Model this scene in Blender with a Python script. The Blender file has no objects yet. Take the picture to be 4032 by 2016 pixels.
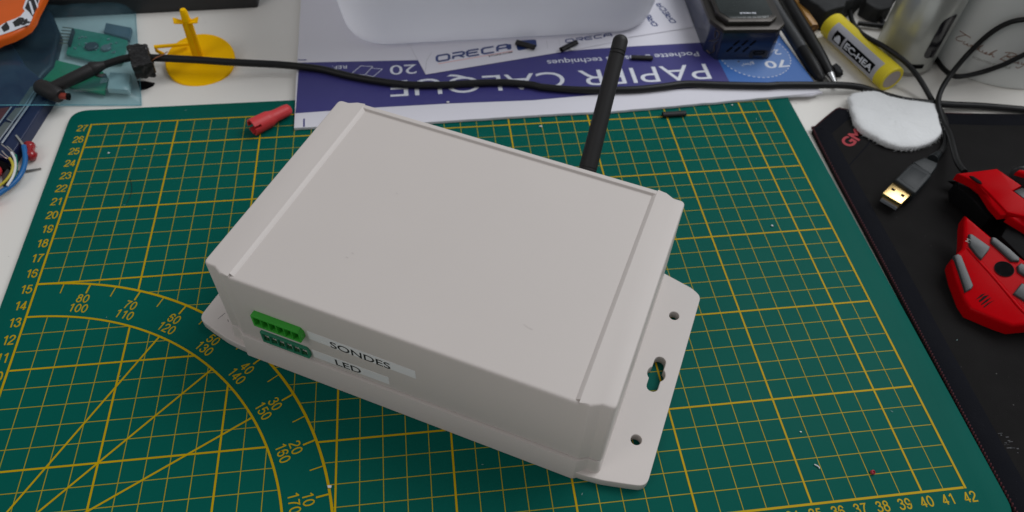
import bpy, bmesh, math, random
from mathutils import Vector, Matrix, noise
random.seed(7)
S = 0.01            # the script counts in centimetres, the scene is in metres
scene = bpy.context.scene
COL = scene.collection

# ------------------------------------------------------------------ camera
cd = bpy.data.cameras.new('camera'); cam = bpy.data.objects.new('camera', cd); COL.objects.link(cam)
cd.sensor_width = 36.0; cd.lens = 26.6065; cd.clip_start = 0.01; cd.clip_end = 50
cd.dof.use_dof = True; cd.dof.focus_distance = 0.33; cd.dof.aperture_fstop = 13.0
Rcv = Matrix(((0.992125, -0.119972, 0.035986), (-0.070774, -0.774009, -0.629206), (0.10334, 0.621704, -0.776405)))
cm = Matrix.Identity(4)
for i in range(3):
    cm[i][0] = Rcv[0][i]; cm[i][1] = -Rcv[1][i]; cm[i][2] = -Rcv[2][i]
cm.translation = Vector((19.7695, -10.312, 31.1793)) * S
cam.matrix_world = cm
scene.camera = cam

# ------------------------------------------------------------------ light: a dim room and two windows
world = bpy.data.worlds.new('World'); scene.world = world; world.use_nodes = True
bg = world.node_tree.nodes['Background']
bg.inputs['Color'].default_value = (0.93, 0.97, 1.0, 1); bg.inputs['Strength'].default_value = 0.25

def area(name, loc, target, sx, sy, power, color):
    l = bpy.data.lights.new(name, 'AREA'); l.shape = 'RECTANGLE'; l.size = sx; l.size_y = sy; l.energy = power; l.color = color
    o = bpy.data.objects.new(name, l); COL.objects.link(o)
    o.location = loc
    o.rotation_euler = (Vector(target) - Vector(loc)).to_track_quat('-Z', 'Y').to_euler()
    return o
area('window_light', (1.32, 0.62, 1.46), (0.25, 0.2, 0.0), 1.4, 1.1, 21.5, (0.95, 0.97, 1.0))
area('room_light', (-1.3, -0.7, 1.7), (0.2, 0.15, 0.0), 0.9, 1.2, 6.5, (1.0, 0.93, 0.90))

scene.view_settings.view_transform = 'Standard'; scene.view_settings.look = 'None'
scene.view_settings.exposure = 0.05; scene.view_settings.gamma = 1.0
scene.view_settings.use_curve_mapping = False
scene.cycles.use_denoising = True
scene.cycles.max_bounces = 10; scene.cycles.transparent_max_bounces = 16

# ------------------------------------------------------------------ materials
MATS = {}
def mat(name, col, rough=0.5, metal=0.0, spec=0.5, vary=0.06, vscale=60.0, bump=0.0, bscale=900.0, coat=0.0, alpha=None,
        speck=None, speck_scale=900.0, speck_amt=0.74, sheen=0.0, sss=0.0):
    if name in MATS: return MATS[name]
    m = bpy.data.materials.new(name); m.use_nodes = True; MATS[name] = m
    nt = m.node_tree; N = nt.nodes; L = nt.links
    p = N['Principled BSDF']
    p.inputs['Roughness'].default_value = rough; p.inputs['Metallic'].default_value = metal
    p.inputs['Specular IOR Level'].default_value = spec
    p.inputs['Coat Weight'].default_value = coat; p.inputs['Coat Roughness'].default_value = 0.08
    if sheen: p.inputs['Sheen Weight'].default_value = sheen
    if sss:
        p.inputs['Subsurface Weight'].default_value = sss; p.inputs['Subsurface Radius'].default_value = (0.004, 0.004, 0.004)
    tc = N.new('ShaderNodeTexCoord')
    n1 = N.new('ShaderNodeTexNoise'); n1.inputs['Scale'].default_value = vscale; n1.inputs['Detail'].default_value = 6
    L.new(tc.outputs['Object'], n1.inputs['Vector'])
    mx = N.new('ShaderNodeMix'); mx.data_type = 'RGBA'
    c = Vector(col)
    mx.inputs[6].default_value = (*[max(0, v * (1 - vary)) for v in c], 1)
    mx.inputs[7].default_value = (*[min(1, v * (1 + vary)) for v in c], 1)
    L.new(n1.outputs['Fac'], mx.inputs[0])
    out = mx.outputs[2]
    if speck:
        n2 = N.new('ShaderNodeTexNoise'); n2.inputs['Scale'].default_value = speck_scale; n2.inputs['Detail'].default_value = 2
        L.new(tc.outputs['Object'], n2.inputs['Vector'])
        rp = N.new('ShaderNodeValToRGB'); rp.color_ramp.elements[0].position = speck_amt; rp.color_ramp.elements[1].position = speck_amt + 0.05
        L.new(n2.outputs['Fac'], rp.inputs['Fac'])
        m2 = N.new('ShaderNodeMix'); m2.data_type = 'RGBA'; m2.inputs[7].default_value = (*speck, 1)
        L.new(rp.outputs['Color'], m2.inputs[0]); L.new(out, m2.inputs[6]); out = m2.outputs[2]
    L.new(out, p.inputs['Base Color'])
    # uneven gloss
    rr = N.new('ShaderNodeMapRange'); rr.inputs['To Min'].default_value = max(0.02, rough - 0.06); rr.inputs['To Max'].default_value = min(1, rough + 0.08)
    n3 = N.new('ShaderNodeTexNoise'); n3.inputs['Scale'].default_value = vscale * 2.3; n3.inputs['Detail'].default_value = 4
    L.new(tc.outputs['Object'], n3.inputs['Vector']); L.new(n3.outputs['Fac'], rr.inputs['Value']); L.new(rr.outputs['Result'], p.inputs['Roughness'])
    if bump:
        n4 = N.new('ShaderNodeTexNoise'); n4.inputs['Scale'].default_value = bscale; n4.inputs['Detail'].default_value = 3
        L.new(tc.outputs['Object'], n4.inputs['Vector'])
        b = N.new('ShaderNodeBump'); b.inputs['Strength'].default_value = bump; b.inputs['Distance'].default_value = 0.0004
        L.new(n4.outputs['Fac'], b.inputs['Height']); L.new(b.outputs['Normal'], p.inputs['Normal'])
    return m

def film_mat(name, tint, body, amount, rough=0.18):
    """thin translucent plastic film: tinted see-through mixed with a cloudy glossy skin"""
    m = bpy.data.materials.new(name); m.use_nodes = True; MATS[name] = m
    nt = m.node_tree; N = nt.nodes; L = nt.links
    p = N['Principled BSDF']; out = N['Material Output']
    p.inputs['Base Color'].default_value = (*body, 1); p.inputs['Roughness'].default_value = rough; p.inputs['Specular IOR Level'].default_value = 0.6
    t = N.new('ShaderNodeBsdfTransparent'); t.inputs['Color'].default_value = (*tint, 1)
    mx = N.new('ShaderNodeMixShader')
    tc = N.new('ShaderNodeTexCoord'); n = N.new('ShaderNodeTexNoise'); n.inputs['Scale'].default_value = 35; n.inputs['Detail'].default_value = 5
    L.new(tc.outputs['Object'], n.inputs['Vector'])
    r = N.new('ShaderNodeMapRange'); r.inputs['From Min'].default_value = 0.3; r.inputs['From Max'].default_value = 0.7
    r.inputs['To Min'].default_value = max(0, amount - 0.10); r.inputs['To Max'].default_value = amount + 0.10
    L.new(n.outputs['Fac'], r.inputs['Value']); L.new(r.outputs['Result'], mx.inputs['Fac'])
    L.new(t.outputs['BSDF'], mx.inputs[1]); L.new(p.outputs['BSDF'], mx.inputs[2]); L.new(mx.outputs['Shader'], out.inputs['Surface'])
    return m

BOX = mat('light_grey_plastic', (0.605, 0.555, 0.525), 0.42, spec=0.35, vary=0.02, vscale=25, bump=0.10, bscale=2600, speck=(0.25, 0.24, 0.23), speck_scale=420, speck_amt=0.83)
DESK = mat('white_desk', (0.77, 0.745, 0.70), 0.38, spec=0.4, vary=0.04, vscale=9, bump=0.04, bscale=500, speck=(0.30, 0.28, 0.26), speck_scale=260, speck_amt=0.76)
MATG = mat('green_cutting_mat', (0.0, 0.093, 0.072), 0.50, spec=0.06, vary=0.12, vscale=14, bump=0.22, bscale=2400, speck=(0.06, 0.20, 0.17), speck_scale=500, speck_amt=0.82)
INK = mat('yellow_print', (0.48, 0.315, 0.0), 0.5, spec=0.1, vary=0.14, vscale=90, bump=0.1, bscale=2400)
INK2 = mat('fine_yellow_print', (0.37, 0.285, 0.012), 0.5, spec=0.1, vary=0.22, vscale=90, bump=0.1, bscale=2400)
PAPER = mat('white_paper', (0.68, 0.67, 0.73), 0.6, spec=0.3, vary=0.03, vscale=12, bump=0.05, bscale=700)
NAVY = mat('navy_print', (0.044, 0.041, 0.185), 0.42, spec=0.4, vary=0.06, vscale=20)
SKY_ = mat('blue_print', (0.035, 0.135, 0.42), 0.4, vary=0.06, vscale=20)
SKY2 = mat('pale_blue_print', (0.10, 0.20, 0.46), 0.4, vary=0.05, vscale=20)
WPRINT = mat('white_print', (0.66, 0.68, 0.74), 0.5, vary=0.04)
LOGO = mat('logo_blue', (0.018, 0.04, 0.17), 0.4, vary=0.35, vscale=160)
PINK = mat('pale_red_line', (0.72, 0.38, 0.36), 0.5)
BLACKT = mat('black_letter', (0.012, 0.012, 0.014), 0.5)
STRIP = mat('label_tape', (0.82, 0.81, 0.82), 0.25, spec=0.5, vary=0.03)
GREEN1 = mat('bright_green_nylon', (0.035, 0.37, 0.03), 0.42, vary=0.08, vscale=200, bump=0.1, bscale=1500)
GREEN2 = mat('teal_green_nylon', (0.018, 0.20, 0.11), 0.45, vary=0.08, vscale=200, bump=0.1, bscale=1500)
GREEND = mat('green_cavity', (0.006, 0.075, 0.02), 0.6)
PIN = mat('tinned_metal', (0.75, 0.74, 0.70), 0.25, metal=1.0)
RUBBER = mat('black_rubber', (0.017, 0.016, 0.0165), 0.50, spec=0.28, vary=0.15, vscale=60, bump=0.12, bscale=1800)
CABLE = mat('black_cable_pvc', (0.0085, 0.0085, 0.009), 0.42, spec=0.28, vary=0.2, vscale=50, bump=0.1, bscale=1200)
BLACKP = mat('black_plastic', (0.005, 0.005, 0.0055), 0.55, spec=0.05, vary=0.2, vscale=80)
FOAM = mat('black_tape', (0.007, 0.006, 0.006), 0.35, spec=0.4, vary=0.5, vscale=300, bump=0.8, bscale=500, speck=(0.12, 0.10, 0.09), speck_scale=330, speck_amt=0.72)  # pale specks are small gloss glints painted into the black colour
YEL = mat('yellow_plastic', (1.0, 0.54, 0.0), 0.5, spec=0.08, vary=0.04, vscale=60, bump=0.12, bscale=1200, sss=0.05)
REDP = mat('red_plastic', (0.60, 0.040, 0.045), 0.45, spec=0.4, vary=0.06, vscale=80, bump=0.1, bscale=1200)
REDIN = mat('red_plastic_inside', (0.30, 0.006, 0.008), 0.6, spec=0.3)
TUB = mat('milky_plastic', (0.86, 0.86, 0.88), 0.10, spec=0.42, vary=0.02, vscale=8, sss=0.1)
GUN = mat('gunmetal', (0.055, 0.05, 0.046), 0.35, metal=0.85, vary=0.15, vscale=60)
VBLUE = mat('dark_blue_lacquer', (0.012, 0.020, 0.055), 0.22, spec=0.5, vary=0.4, vscale=70, coat=0.3)
VDARK = mat('dark_lacquer', (0.010, 0.009, 0.014), 0.25, spec=0.5, vary=0.5, vscale=60, coat=0.2)
SCREEN = mat('carbon_screen', (0.022, 0.028, 0.028), 0.15, spec=0.4, vary=0.7, vscale=45)
PENG = mat('pen_grey', (0.050, 0.052, 0.055), 0.3, metal=0.3, vary=0.15)
PENB = mat('pen_black', (0.007, 0.007, 0.0075), 0.4, spec=0.25, vary=0.2)
STEEL = mat('brushed_steel', (0.62, 0.62, 0.62), 0.25, metal=1.0, vary=0.05)
WOOD = mat('ochre_lacquer', (0.38, 0.19, 0.035), 0.4, vary=0.15, vscale=200)
WOODE = mat('wood_end', (0.16, 0.075, 0.03), 0.7, vary=0.3, vscale=500)
BATY = mat('battery_yellow', (0.74, 0.60, 0.03), 0.4, spec=0.25, vary=0.04, vscale=40)
BATG = mat('battery_grey_print', (0.40, 0.40, 0.44), 0.35)
BATE = mat('battery_steel_end', (0.42, 0.36, 0.34), 0.5, metal=0.35)
SILV = mat('silver_paint', (0.50, 0.51, 0.48), 0.30, metal=0.55, vary=0.10, vscale=35, bump=0.05, bscale=2600)
GREYR = mat('grey_ring', (0.30, 0.285, 0.26), 0.5)
WINDOW = mat('smoked_window', (0.015, 0.014, 0.017), 0.12, vary=0.5, vscale=90)
CHROME = mat('dark_chrome', (0.35, 0.33, 0.32), 0.15, metal=1.0)
CANDLE = mat('white_glazed_tin', (0.62, 0.635, 0.62), 0.35, vary=0.03, vscale=12)
COPPER = mat('copper_foil', (0.27, 0.16, 0.115), 0.45)
GREYT = mat('grey_letter', (0.30, 0.30, 0.27), 0.5)
COTTON = mat('white_cotton', (0.735, 0.745, 0.75), 0.95, spec=0.1, vary=0.05, vscale=120, bump=0.9, bscale=420, sheen=0.3)
CLOTH = mat('black_cloth', (0.0115, 0.0108, 0.0108), 0.9, spec=0.12, vary=0.25, vscale=60, bump=0.35, bscale=2600, speck=(0.16, 0.155, 0.15), speck_scale=420, speck_amt=0.775)
HEM = mat('black_hem', (0.004, 0.0045, 0.0075), 0.85, spec=0.12, vary=0.3, vscale=40, bump=0.5, bscale=1200)
STITCH = mat('red_stitch', (0.05, 0.003, 0.007), 0.8, vary=0.5, vscale=700)
REDTAG = mat('red_embroidery', (0.36, 0.035, 0.045), 0.8, vary=0.3, vscale=900)
GOLD = mat('gold_plate', (0.80, 0.56, 0.24), 0.25, metal=1.0, vary=0.08)
USBB = mat('usb_grey_black', (0.015, 0.018, 0.020), 0.45, spec=0.25, vary=0.15, bump=0.1, bscale=1600)
USBT = mat('usb_tongue', (0.16, 0.17, 0.19), 0.5)
MRED = mat('mouse_red', (0.43, 0.001, 0.004), 0.20, spec=0.03, vary=0.05, vscale=40)
MSIL = mat('mouse_silver', (0.042, 0.045, 0.047), 0.30, spec=0.35, vary=0.1)
ORANGE = mat('orange_foil', (0.62, 0.10, 0.008), 0.30, spec=0.3, vary=0.25, vscale=25)
PCBG = mat('green_board', (0.008, 0.25, 0.105), 0.35, vary=0.2, vscale=130)
PCBL = mat('light_green_board', (0.02, 0.25, 0.15), 0.35, vary=0.4, vscale=220)
CHIP = mat('dark_chip', (0.05, 0.055, 0.065), 0.4)
NYLW = mat('white_nylon', (0.66, 0.70, 0.66), 0.45)
BRASS = mat('pale_gold_pin', (0.55, 0.45, 0.27), 0.3, metal=0.9)
NAVYB = mat('navy_plastic', (0.008, 0.017, 0.060), 0.35, vary=0.15)
CELL = mat('cloudy_lid', (0.11, 0.125, 0.125), 0.25, vary=0.35, vscale=70)
CELLR = mat('reddish_content', (0.10, 0.03, 0.035), 0.4, vary=0.8, vscale=160)
RAIL = mat('clear_rail', (0.24, 0.27, 0.31), 0.2, vary=0.2)
WBLUE = mat('wire_blue', (0.003, 0.115, 0.34), 0.4)
WGREEN = mat('wire_green', (0.008, 0.20, 0.12), 0.4)
WYEL = mat('wire_yellow', (0.48, 0.40, 0.03), 0.4)
WWHITE = mat('wire_white', (0.66, 0.66, 0.66), 0.4)
WBROWN = mat('wire_brown', (0.05, 0.03, 0.02), 0.4)
REDC = mat('red_dipped', (0.30, 0.007, 0.012), 0.25, coat=0.3)
LEAD = mat('grey_lead', (0.30, 0.29, 0.27), 0.35, metal=0.8)
POUCH = mat('mottled_navy', (0.004, 0.008, 0.020), 0.4, vary=0.95, vscale=30)
FABRIC = mat('black_fabric', (0.008, 0.009, 0.010), 0.75, vary=0.5, vscale=60, bump=0.8, bscale=300)
KEYB = mat('keyboard_black', (0.014, 0.014, 0.015), 0.45, vary=0.25, vscale=40)
COPW = mat('copper_wire', (0.42, 0.17, 0.10), 0.35, metal=0.8)
def add_translucent(m, col, f):
    nt = m.node_tree; p = nt.nodes['Principled BSDF']; out = nt.nodes['Material Output']
    t = nt.nodes.new('ShaderNodeBsdfTranslucent'); t.inputs['Color'].default_value = (*col, 1)
    mx = nt.nodes.new('ShaderNodeMixShader'); mx.inputs['Fac'].default_value = f
    nt.links.new(p.outputs['BSDF'], mx.inputs[1]); nt.links.new(t.outputs['BSDF'], mx.inputs[2]); nt.links.new(mx.outputs['Shader'], out.inputs['Surface'])
add_translucent(TUB, (0.92, 0.92, 0.95), 0.55)
FILM = film_mat('blue_film', (0.71, 0.89, 0.94), (0.085, 0.175, 0.225), 0.18, 0.14)

# ------------------------------------------------------------------ mesh helpers
XF = {}
def meta(o, label=None, cat=None, group=None, kind=None):
    if label: o['label'] = label
    if cat: o['category'] = cat
    if group: o['group'] = group
    if kind: o['kind'] = kind
    return o

def thing(name, label, cat, loc=(0, 0, 0), rotz=0.0, group=None):
    o = bpy.data.objects.new(name, None); COL.objects.link(o)
    o.empty_display_size = 0.01
    o.location = Vector(loc) * S; o.rotation_euler = (0, 0, rotz)
    XF[o.name] = Matrix.Translation(Vector(loc)) @ Matrix.Rotation(rotz, 4, 'Z')
    return meta(o, label, cat, group)

def rounded(pts, r, seg=5):
    """round the corners of a closed 2D outline; r is one radius or a list"""
    n = len(pts); out = []
    for i in range(n):
        a, b, c = Vector(pts[i - 1][:2]), Vector(pts[i][:2]), Vector(pts[(i + 1) % n][:2])
        rr = r[i] if isinstance(r, (list, tuple)) else r
        d1 = (a - b); d2 = (c - b); l1, l2 = d1.length, d2.length
        if rr <= 0 or l1 < 1e-6 or l2 < 1e-6: out.append(b); continue
        d1 /= l1; d2 /= l2
        ang = math.acos(max(-1, min(1, d1.dot(d2))))
        if ang > math.pi - 0.02: out.append(b); continue
        t = min(rr / math.tan(ang / 2), 0.48 * l1, 0.48 * l2)
        p, q = b + d1 * t, b + d2 * t
        for k in range(seg + 1):
            s = k / seg
            out.append((1 - s) ** 2 * p + 2 * s * (1 - s) * b + s * s * q)
    return [tuple(v) for v in out]

def circle(cx, cy, r, n=24):
    return [(cx + r * math.cos(2 * math.pi * k / n), cy + r * math.sin(2 * math.pi * k / n)) for k in range(n)]

def frame_of(d):
    d = Vector(d).normalized()
    up = Vector((0, 0, 1)) if abs(d.z) < 0.95 else Vector((0, 1, 0))
    x = up.cross(d).normalized(); y = d.cross(x)
    return x, y, d

def smooth_path(pts, step=0.25, closed=False):
    """Catmull-Rom through points"""
    P = [Vector(p) for p in pts]; out = []
    n = len(P)
    for i in range(n - 1):
        p0 = P[max(i - 1, 0)]; p1 = P[i]; p2 = P[i + 1]; p3 = P[min(i + 2, n - 1)]
        k = max(2, int((p2 - p1).length / step))
        for j in range(k):
            t = j / k
            out.append(0.5 * ((2 * p1) + (p2 - p0) * t + (2 * p0 - 5 * p1 + 4 * p2 - p3) * t * t + (3 * p1 - p0 - 3 * p2 + p3) * t ** 3))
    out.append(P[-1]); return out

class MB:
    """collects shapes (in cm) and links them as ONE mesh object"""
    def __init__(self): self.bm = bmesh.new()
    def _merge(self, b, M=None):
        if M is not None: b.transform(M)
        t = bpy.data.meshes.new('tmp'); b.to_mesh(t); b.free(); self.bm.from_mesh(t); bpy.data.meshes.remove(t)
    def box(self, c, size, bevel=0.0, M=None, seg=2):
        b = bmesh.new(); bmesh.ops.create_cube(b, size=1.0)
        for v in b.verts: v.co = Vector((v.co.x * size[0] + c[0], v.co.y * size[1] + c[1], v.co.z * size[2] + c[2]))
        if bevel: bmesh.ops.bevel(b, geom=b.edges[:], offset=bevel, segments=seg, affect='EDGES', profile=0.5)
        self._merge(b, M); return self
    def prism(self, pts, z0, z1, bevel=0.0, M=None, seg=2, taper=0.0, bottom_bevel=False):
        """outline in xy extruded from z0 to z1; bevel rounds the top edge"""
        b = bmesh.new()
        n = len(pts); cx = sum(p[0] for p in pts) / n; cy = sum(p[1] for p in pts) / n
        lo = [b.verts.new((p[0] + (p[0] - cx) * taper, p[1] + (p[1] - cy) * taper, z0)) for p in pts]
        hi = [b.verts.new((p[0], p[1], z1 if len(p) < 3 else p[2])) for p in pts]
        b.faces.new(lo[::-1]); top = b.faces.new(hi)
        for i in range(n): b.faces.new((lo[i], lo[(i + 1) % n], hi[(i + 1) % n], hi[i]))
        bmesh.ops.recalc_face_normals(b, faces=b.faces[:])
        if bevel:
            b.edges.ensure_lookup_table()
            ed = [e for e in b.edges if all(v in hi for v in e.verts)]
            if bottom_bevel: ed = ed + [e for e in b.edges if all(v in lo for v in e.verts)]
            bmesh.ops.bevel(b, geom=ed, offset=bevel, segments=seg, affect='EDGES', profile=0.5, clamp_overlap=True)
        big = [f for f in b.faces if len(f.verts) > 4]
        if big: bmesh.ops.triangulate(b, faces=big)
        self._merge(b, M); return self
    def loft(self, lo, hi, z0, z1, bevel=0.0, seg=2, keep=0.0):
        b = bmesh.new(); n = len(lo)
        A = [b.verts.new((*p, z0)) for p in lo]; B = [b.verts.new((*p, z1)) for p in hi]
        b.faces.new(A[::-1]); b.faces.new(B)
        for i in range(n): b.faces.new((A[i], A[(i + 1) % n], B[(i + 1) % n], B[i]))
        bmesh.ops.recalc_face_normals(b, faces=b.faces[:])
        if bevel: bmesh.ops.bevel(b, geom=[e for e in b.edges if all(v in B for v in e.verts) and any(abs(v.co.x) > keep for v in e.verts)], offset=bevel, segments=seg, affect='EDGES', profile=0.5)
        bmesh.ops.triangulate(b, faces=[f for f in b.faces if len(f.verts) > 4]); self._merge(b); return self
    def plate3(self, top, thick, bevel=0.0, drop=None, seg=2):
        """3D outline thickened straight down"""
        b = bmesh.new(); n = len(top)
        hi = [b.verts.new(p) for p in top]
        lo = [b.verts.new((p[0], p[1], (p[2] - thick) if drop is None else drop)) for p in top]
        b.faces.new(lo[::-1]); b.faces.new(hi)
        for i in range(n): b.faces.new((lo[i], lo[(i + 1) % n], hi[(i + 1) % n], hi[i]))
        bmesh.ops.recalc_face_normals(b, faces=b.faces[:])
        if bevel:
            ed = [e for e in b.edges if all(v in hi for v in e.verts)]
            bmesh.ops.bevel(b, geom=ed, offset=bevel, segments=seg, affect='EDGES', profile=0.5, clamp_overlap=True)
        big = [f for f in b.faces if len(f.verts) > 4]
        if big: bmesh.ops.triangulate(b, faces=big)
        self._merge(b); return self
    def tube(self, pts, r, n=10, caps=True, r_of=None, squash=1.0):
        b = bmesh.new(); P = [Vector(p) for p in pts]; rings = []
        x, y, d = frame_of(P[1] - P[0])
        for i, p in enumerate(P):
            d2 = (P[min(i + 1, len(P) - 1)] - P[max(i - 1, 0)]).normalized()
            x = (x - d2 * x.dot(d2)).normalized(); y = d2.cross(x)
            rr = r if r_of is None else r_of(i / (len(P) - 1))
            rings.append([b.verts.new(p + x * (rr * math.cos(2 * math.pi * k / n)) + y * (rr * squash * math.sin(2 * math.pi * k / n))) for k in range(n)])
        for a, c in zip(rings, rings[1:]):
            for k in range(n): b.faces.new((a[k], a[(k + 1) % n], c[(k + 1) % n], c[k]))
        if caps: b.faces.new(rings[0][::-1]); b.faces.new(rings[-1])
        bmesh.ops.recalc_face_normals(b, faces=b.faces[:]); self._merge(b); return self
    def lathe(self, prof, base, axis, n=32):
        """profile [(radius, along)] turned round an axis from base"""
        b = bmesh.new(); x, y, d = frame_of(axis); base = Vector(base); rings = []
        for r, h in prof:
            c = base + d * h
            if r < 1e-6: rings.append([b.verts.new(c)])
            else: rings.append([b.verts.new(c + x * (r * math.cos(2 * math.pi * k / n)) + y * (r * math.sin(2 * math.pi * k / n))) for k in range(n)])
        for a, c in zip(rings, rings[1:]):
            for k in range(n):
                k2 = (k + 1) % n
                if len(a) == 1 and len(c) == 1: continue
                if len(a) == 1: b.faces.new((a[0], c[k2], c[k]))
                elif len(c) == 1: b.faces.new((a[k], a[k2], c[0]))
                else: b.faces.new((a[k], a[k2], c[k2], c[k]))
        if len(rings[0]) > 1: b.faces.new(rings[0][::-1])
        if len(rings[-1]) > 1: b.faces.new(rings[-1])
        bmesh.ops.recalc_face_normals(b, faces=b.faces[:]); self._merge(b); return self
    def poly(self, pts):
        vs = [self.bm.verts.new(p) for p in pts]; f = self.bm.faces.new(vs)
        if len(vs) > 4: bmesh.ops.triangulate(self.bm, faces=[f])
        return self
    def grid(self, rows):
        R = [[self.bm.verts.new(p) for p in row] for row in rows]
        for a, c in zip(R, R[1:]):
            for i in range(len(a) - 1): self.bm.faces.new((a[i], a[i + 1], c[i + 1], c[i]))
        return self
    def sheet(self, outlines, z, M=None):
        return self.curve(outlines, z, z, M=M, ext=0.0015)
    def curve(self, outlines, z0, z1, bevel=0.0, M=None, ext=None):
        """filled outlines (holes allowed) extruded between z0 and z1"""
        c = bpy.data.curves.new('tmpc', 'CURVE'); c.dimensions = '2D'; c.fill_mode = 'BOTH'
        for o in outlines:
            s = c.splines.new('POLY'); s.points.add(len(o) - 1); s.use_cyclic_u = True
            for q, p in zip(s.points, o): q.co = (p[0], p[1], 0, 1)
        h = (z1 - z0) / 2 if ext is None else ext
        c.extrude = max(h - bevel, 0); c.bevel_depth = bevel; c.bevel_resolution = 2; c.offset = -bevel
        me = curve_mesh(c)
        b = bmesh.new(); b.from_mesh(me); bpy.data.meshes.remove(me)
        bmesh.ops.translate(b, vec=(0, 0, (z0 + z1) / 2), verts=b.verts[:])
        self._merge(b, M); return self
    def text(self, body, M, w=None, h=None, fat=0.0, shear=0.0, ext=0.0015, align='LEFT', wrap=None):
        """letters in the xy plane of M, fitted to width w and height h (whole block)"""
        b = text_bm(body, fat, shear, ext)
        xs = [v.co.x for v in b.verts]; ys = [v.co.y for v in b.verts]
        x0, x1, y0, y1 = min(xs), max(xs), min(ys), max(ys)
        sy = (h / (y1 - y0)) if h else None; sx = (w / (x1 - x0)) if w else None
        sx = sx or sy; sy = sy or sx
        ox = {'LEFT': x0, 'CENTER': (x0 + x1) / 2, 'RIGHT': x1}[align]
        oy = (y0 + y1) / 2 if align == 'CENTER' else y0
        for v in b.verts: v.co.x = (v.co.x - ox) * sx; v.co.y = (v.co.y - oy) * sy; v.co.z *= 1.0
        if wrap:
            bmesh.ops.triangulate(b, faces=b.faces[:])
            bmesh.ops.subdivide_edges(b, edges=[e for e in b.edges if e.calc_length() > 0.12], cuts=1)
            for v in b.verts: v.co = wrap(v.co.x, v.co.y, v.co.z)
            M = None
        self._merge(b, M); return self
    def build(self, name, m, parent=None, loc=None, local=False, smooth=35, level_flat=False):
        me = bpy.data.meshes.new(name); bm = self.bm
        if parent is not None and not local: bm.transform(XF[parent.name].inverted())
        if parent is None and loc is not None and not local: bm.transform(Matrix.Translation(-Vector(loc)))
        bm.transform(Matrix.Scale(S, 4)); bm.to_mesh(me); bm.free()
        for p in me.polygons: p.use_smooth = smooth > 0 and not (level_flat and abs(p.normal.z) > 0.9995)
        if smooth > 0:
            try: me.set_sharp_from_angle(angle=math.radians(smooth))
            except Exception: pass
        me.materials.append(m)
        o = bpy.data.objects.new(name, me); COL.objects.link(o)
        if parent is not None: o.parent = parent; XF[o.name] = XF[parent.name]
        else:
            o.location = Vector(loc or (0, 0, 0)) * S; XF[o.name] = Matrix.Translation(Vector(loc or (0, 0, 0)))
        return o

def curve_mesh(c):
    o = bpy.data.objects.new('tmpo', c); COL.objects.link(o)
    dg = bpy.context.evaluated_depsgraph_get(); me = bpy.data.meshes.new_from_object(o.evaluated_get(dg))
    bpy.data.objects.remove(o); bpy.data.curves.remove(c); return me

TCACHE = {}
def text_bm(body, fat, shear, ext):
    k = (body, fat, shear, ext)
    if k not in TCACHE:
        c = bpy.data.curves.new('tmpt', 'FONT'); c.body = body; c.size = 1.0; c.extrude = ext; c.offset = fat; c.shear = shear; c.resolution_u = 4
        TCACHE[k] = curve_mesh(c)
    b = bmesh.new(); b.from_mesh(TCACHE[k]); return b

def flat(x, y, z, ang=0.0, flip=False):
    return Matrix.Translation((x, y, z)) @ Matrix.Rotation(math.radians(ang), 4, 'Z')

def basis(o, ex, ey):
    ex = Vector(ex).normalized(); ey = Vector(ey); ey = (ey - ex * ey.dot(ex)).normalized(); ez = ex.cross(ey)
    M = Matrix.Identity(4)
    for i in range(3): M[i][0] = ex[i]; M[i][1] = ey[i]; M[i][2] = ez[i]; M[i][3] = o[i]
    return M

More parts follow.
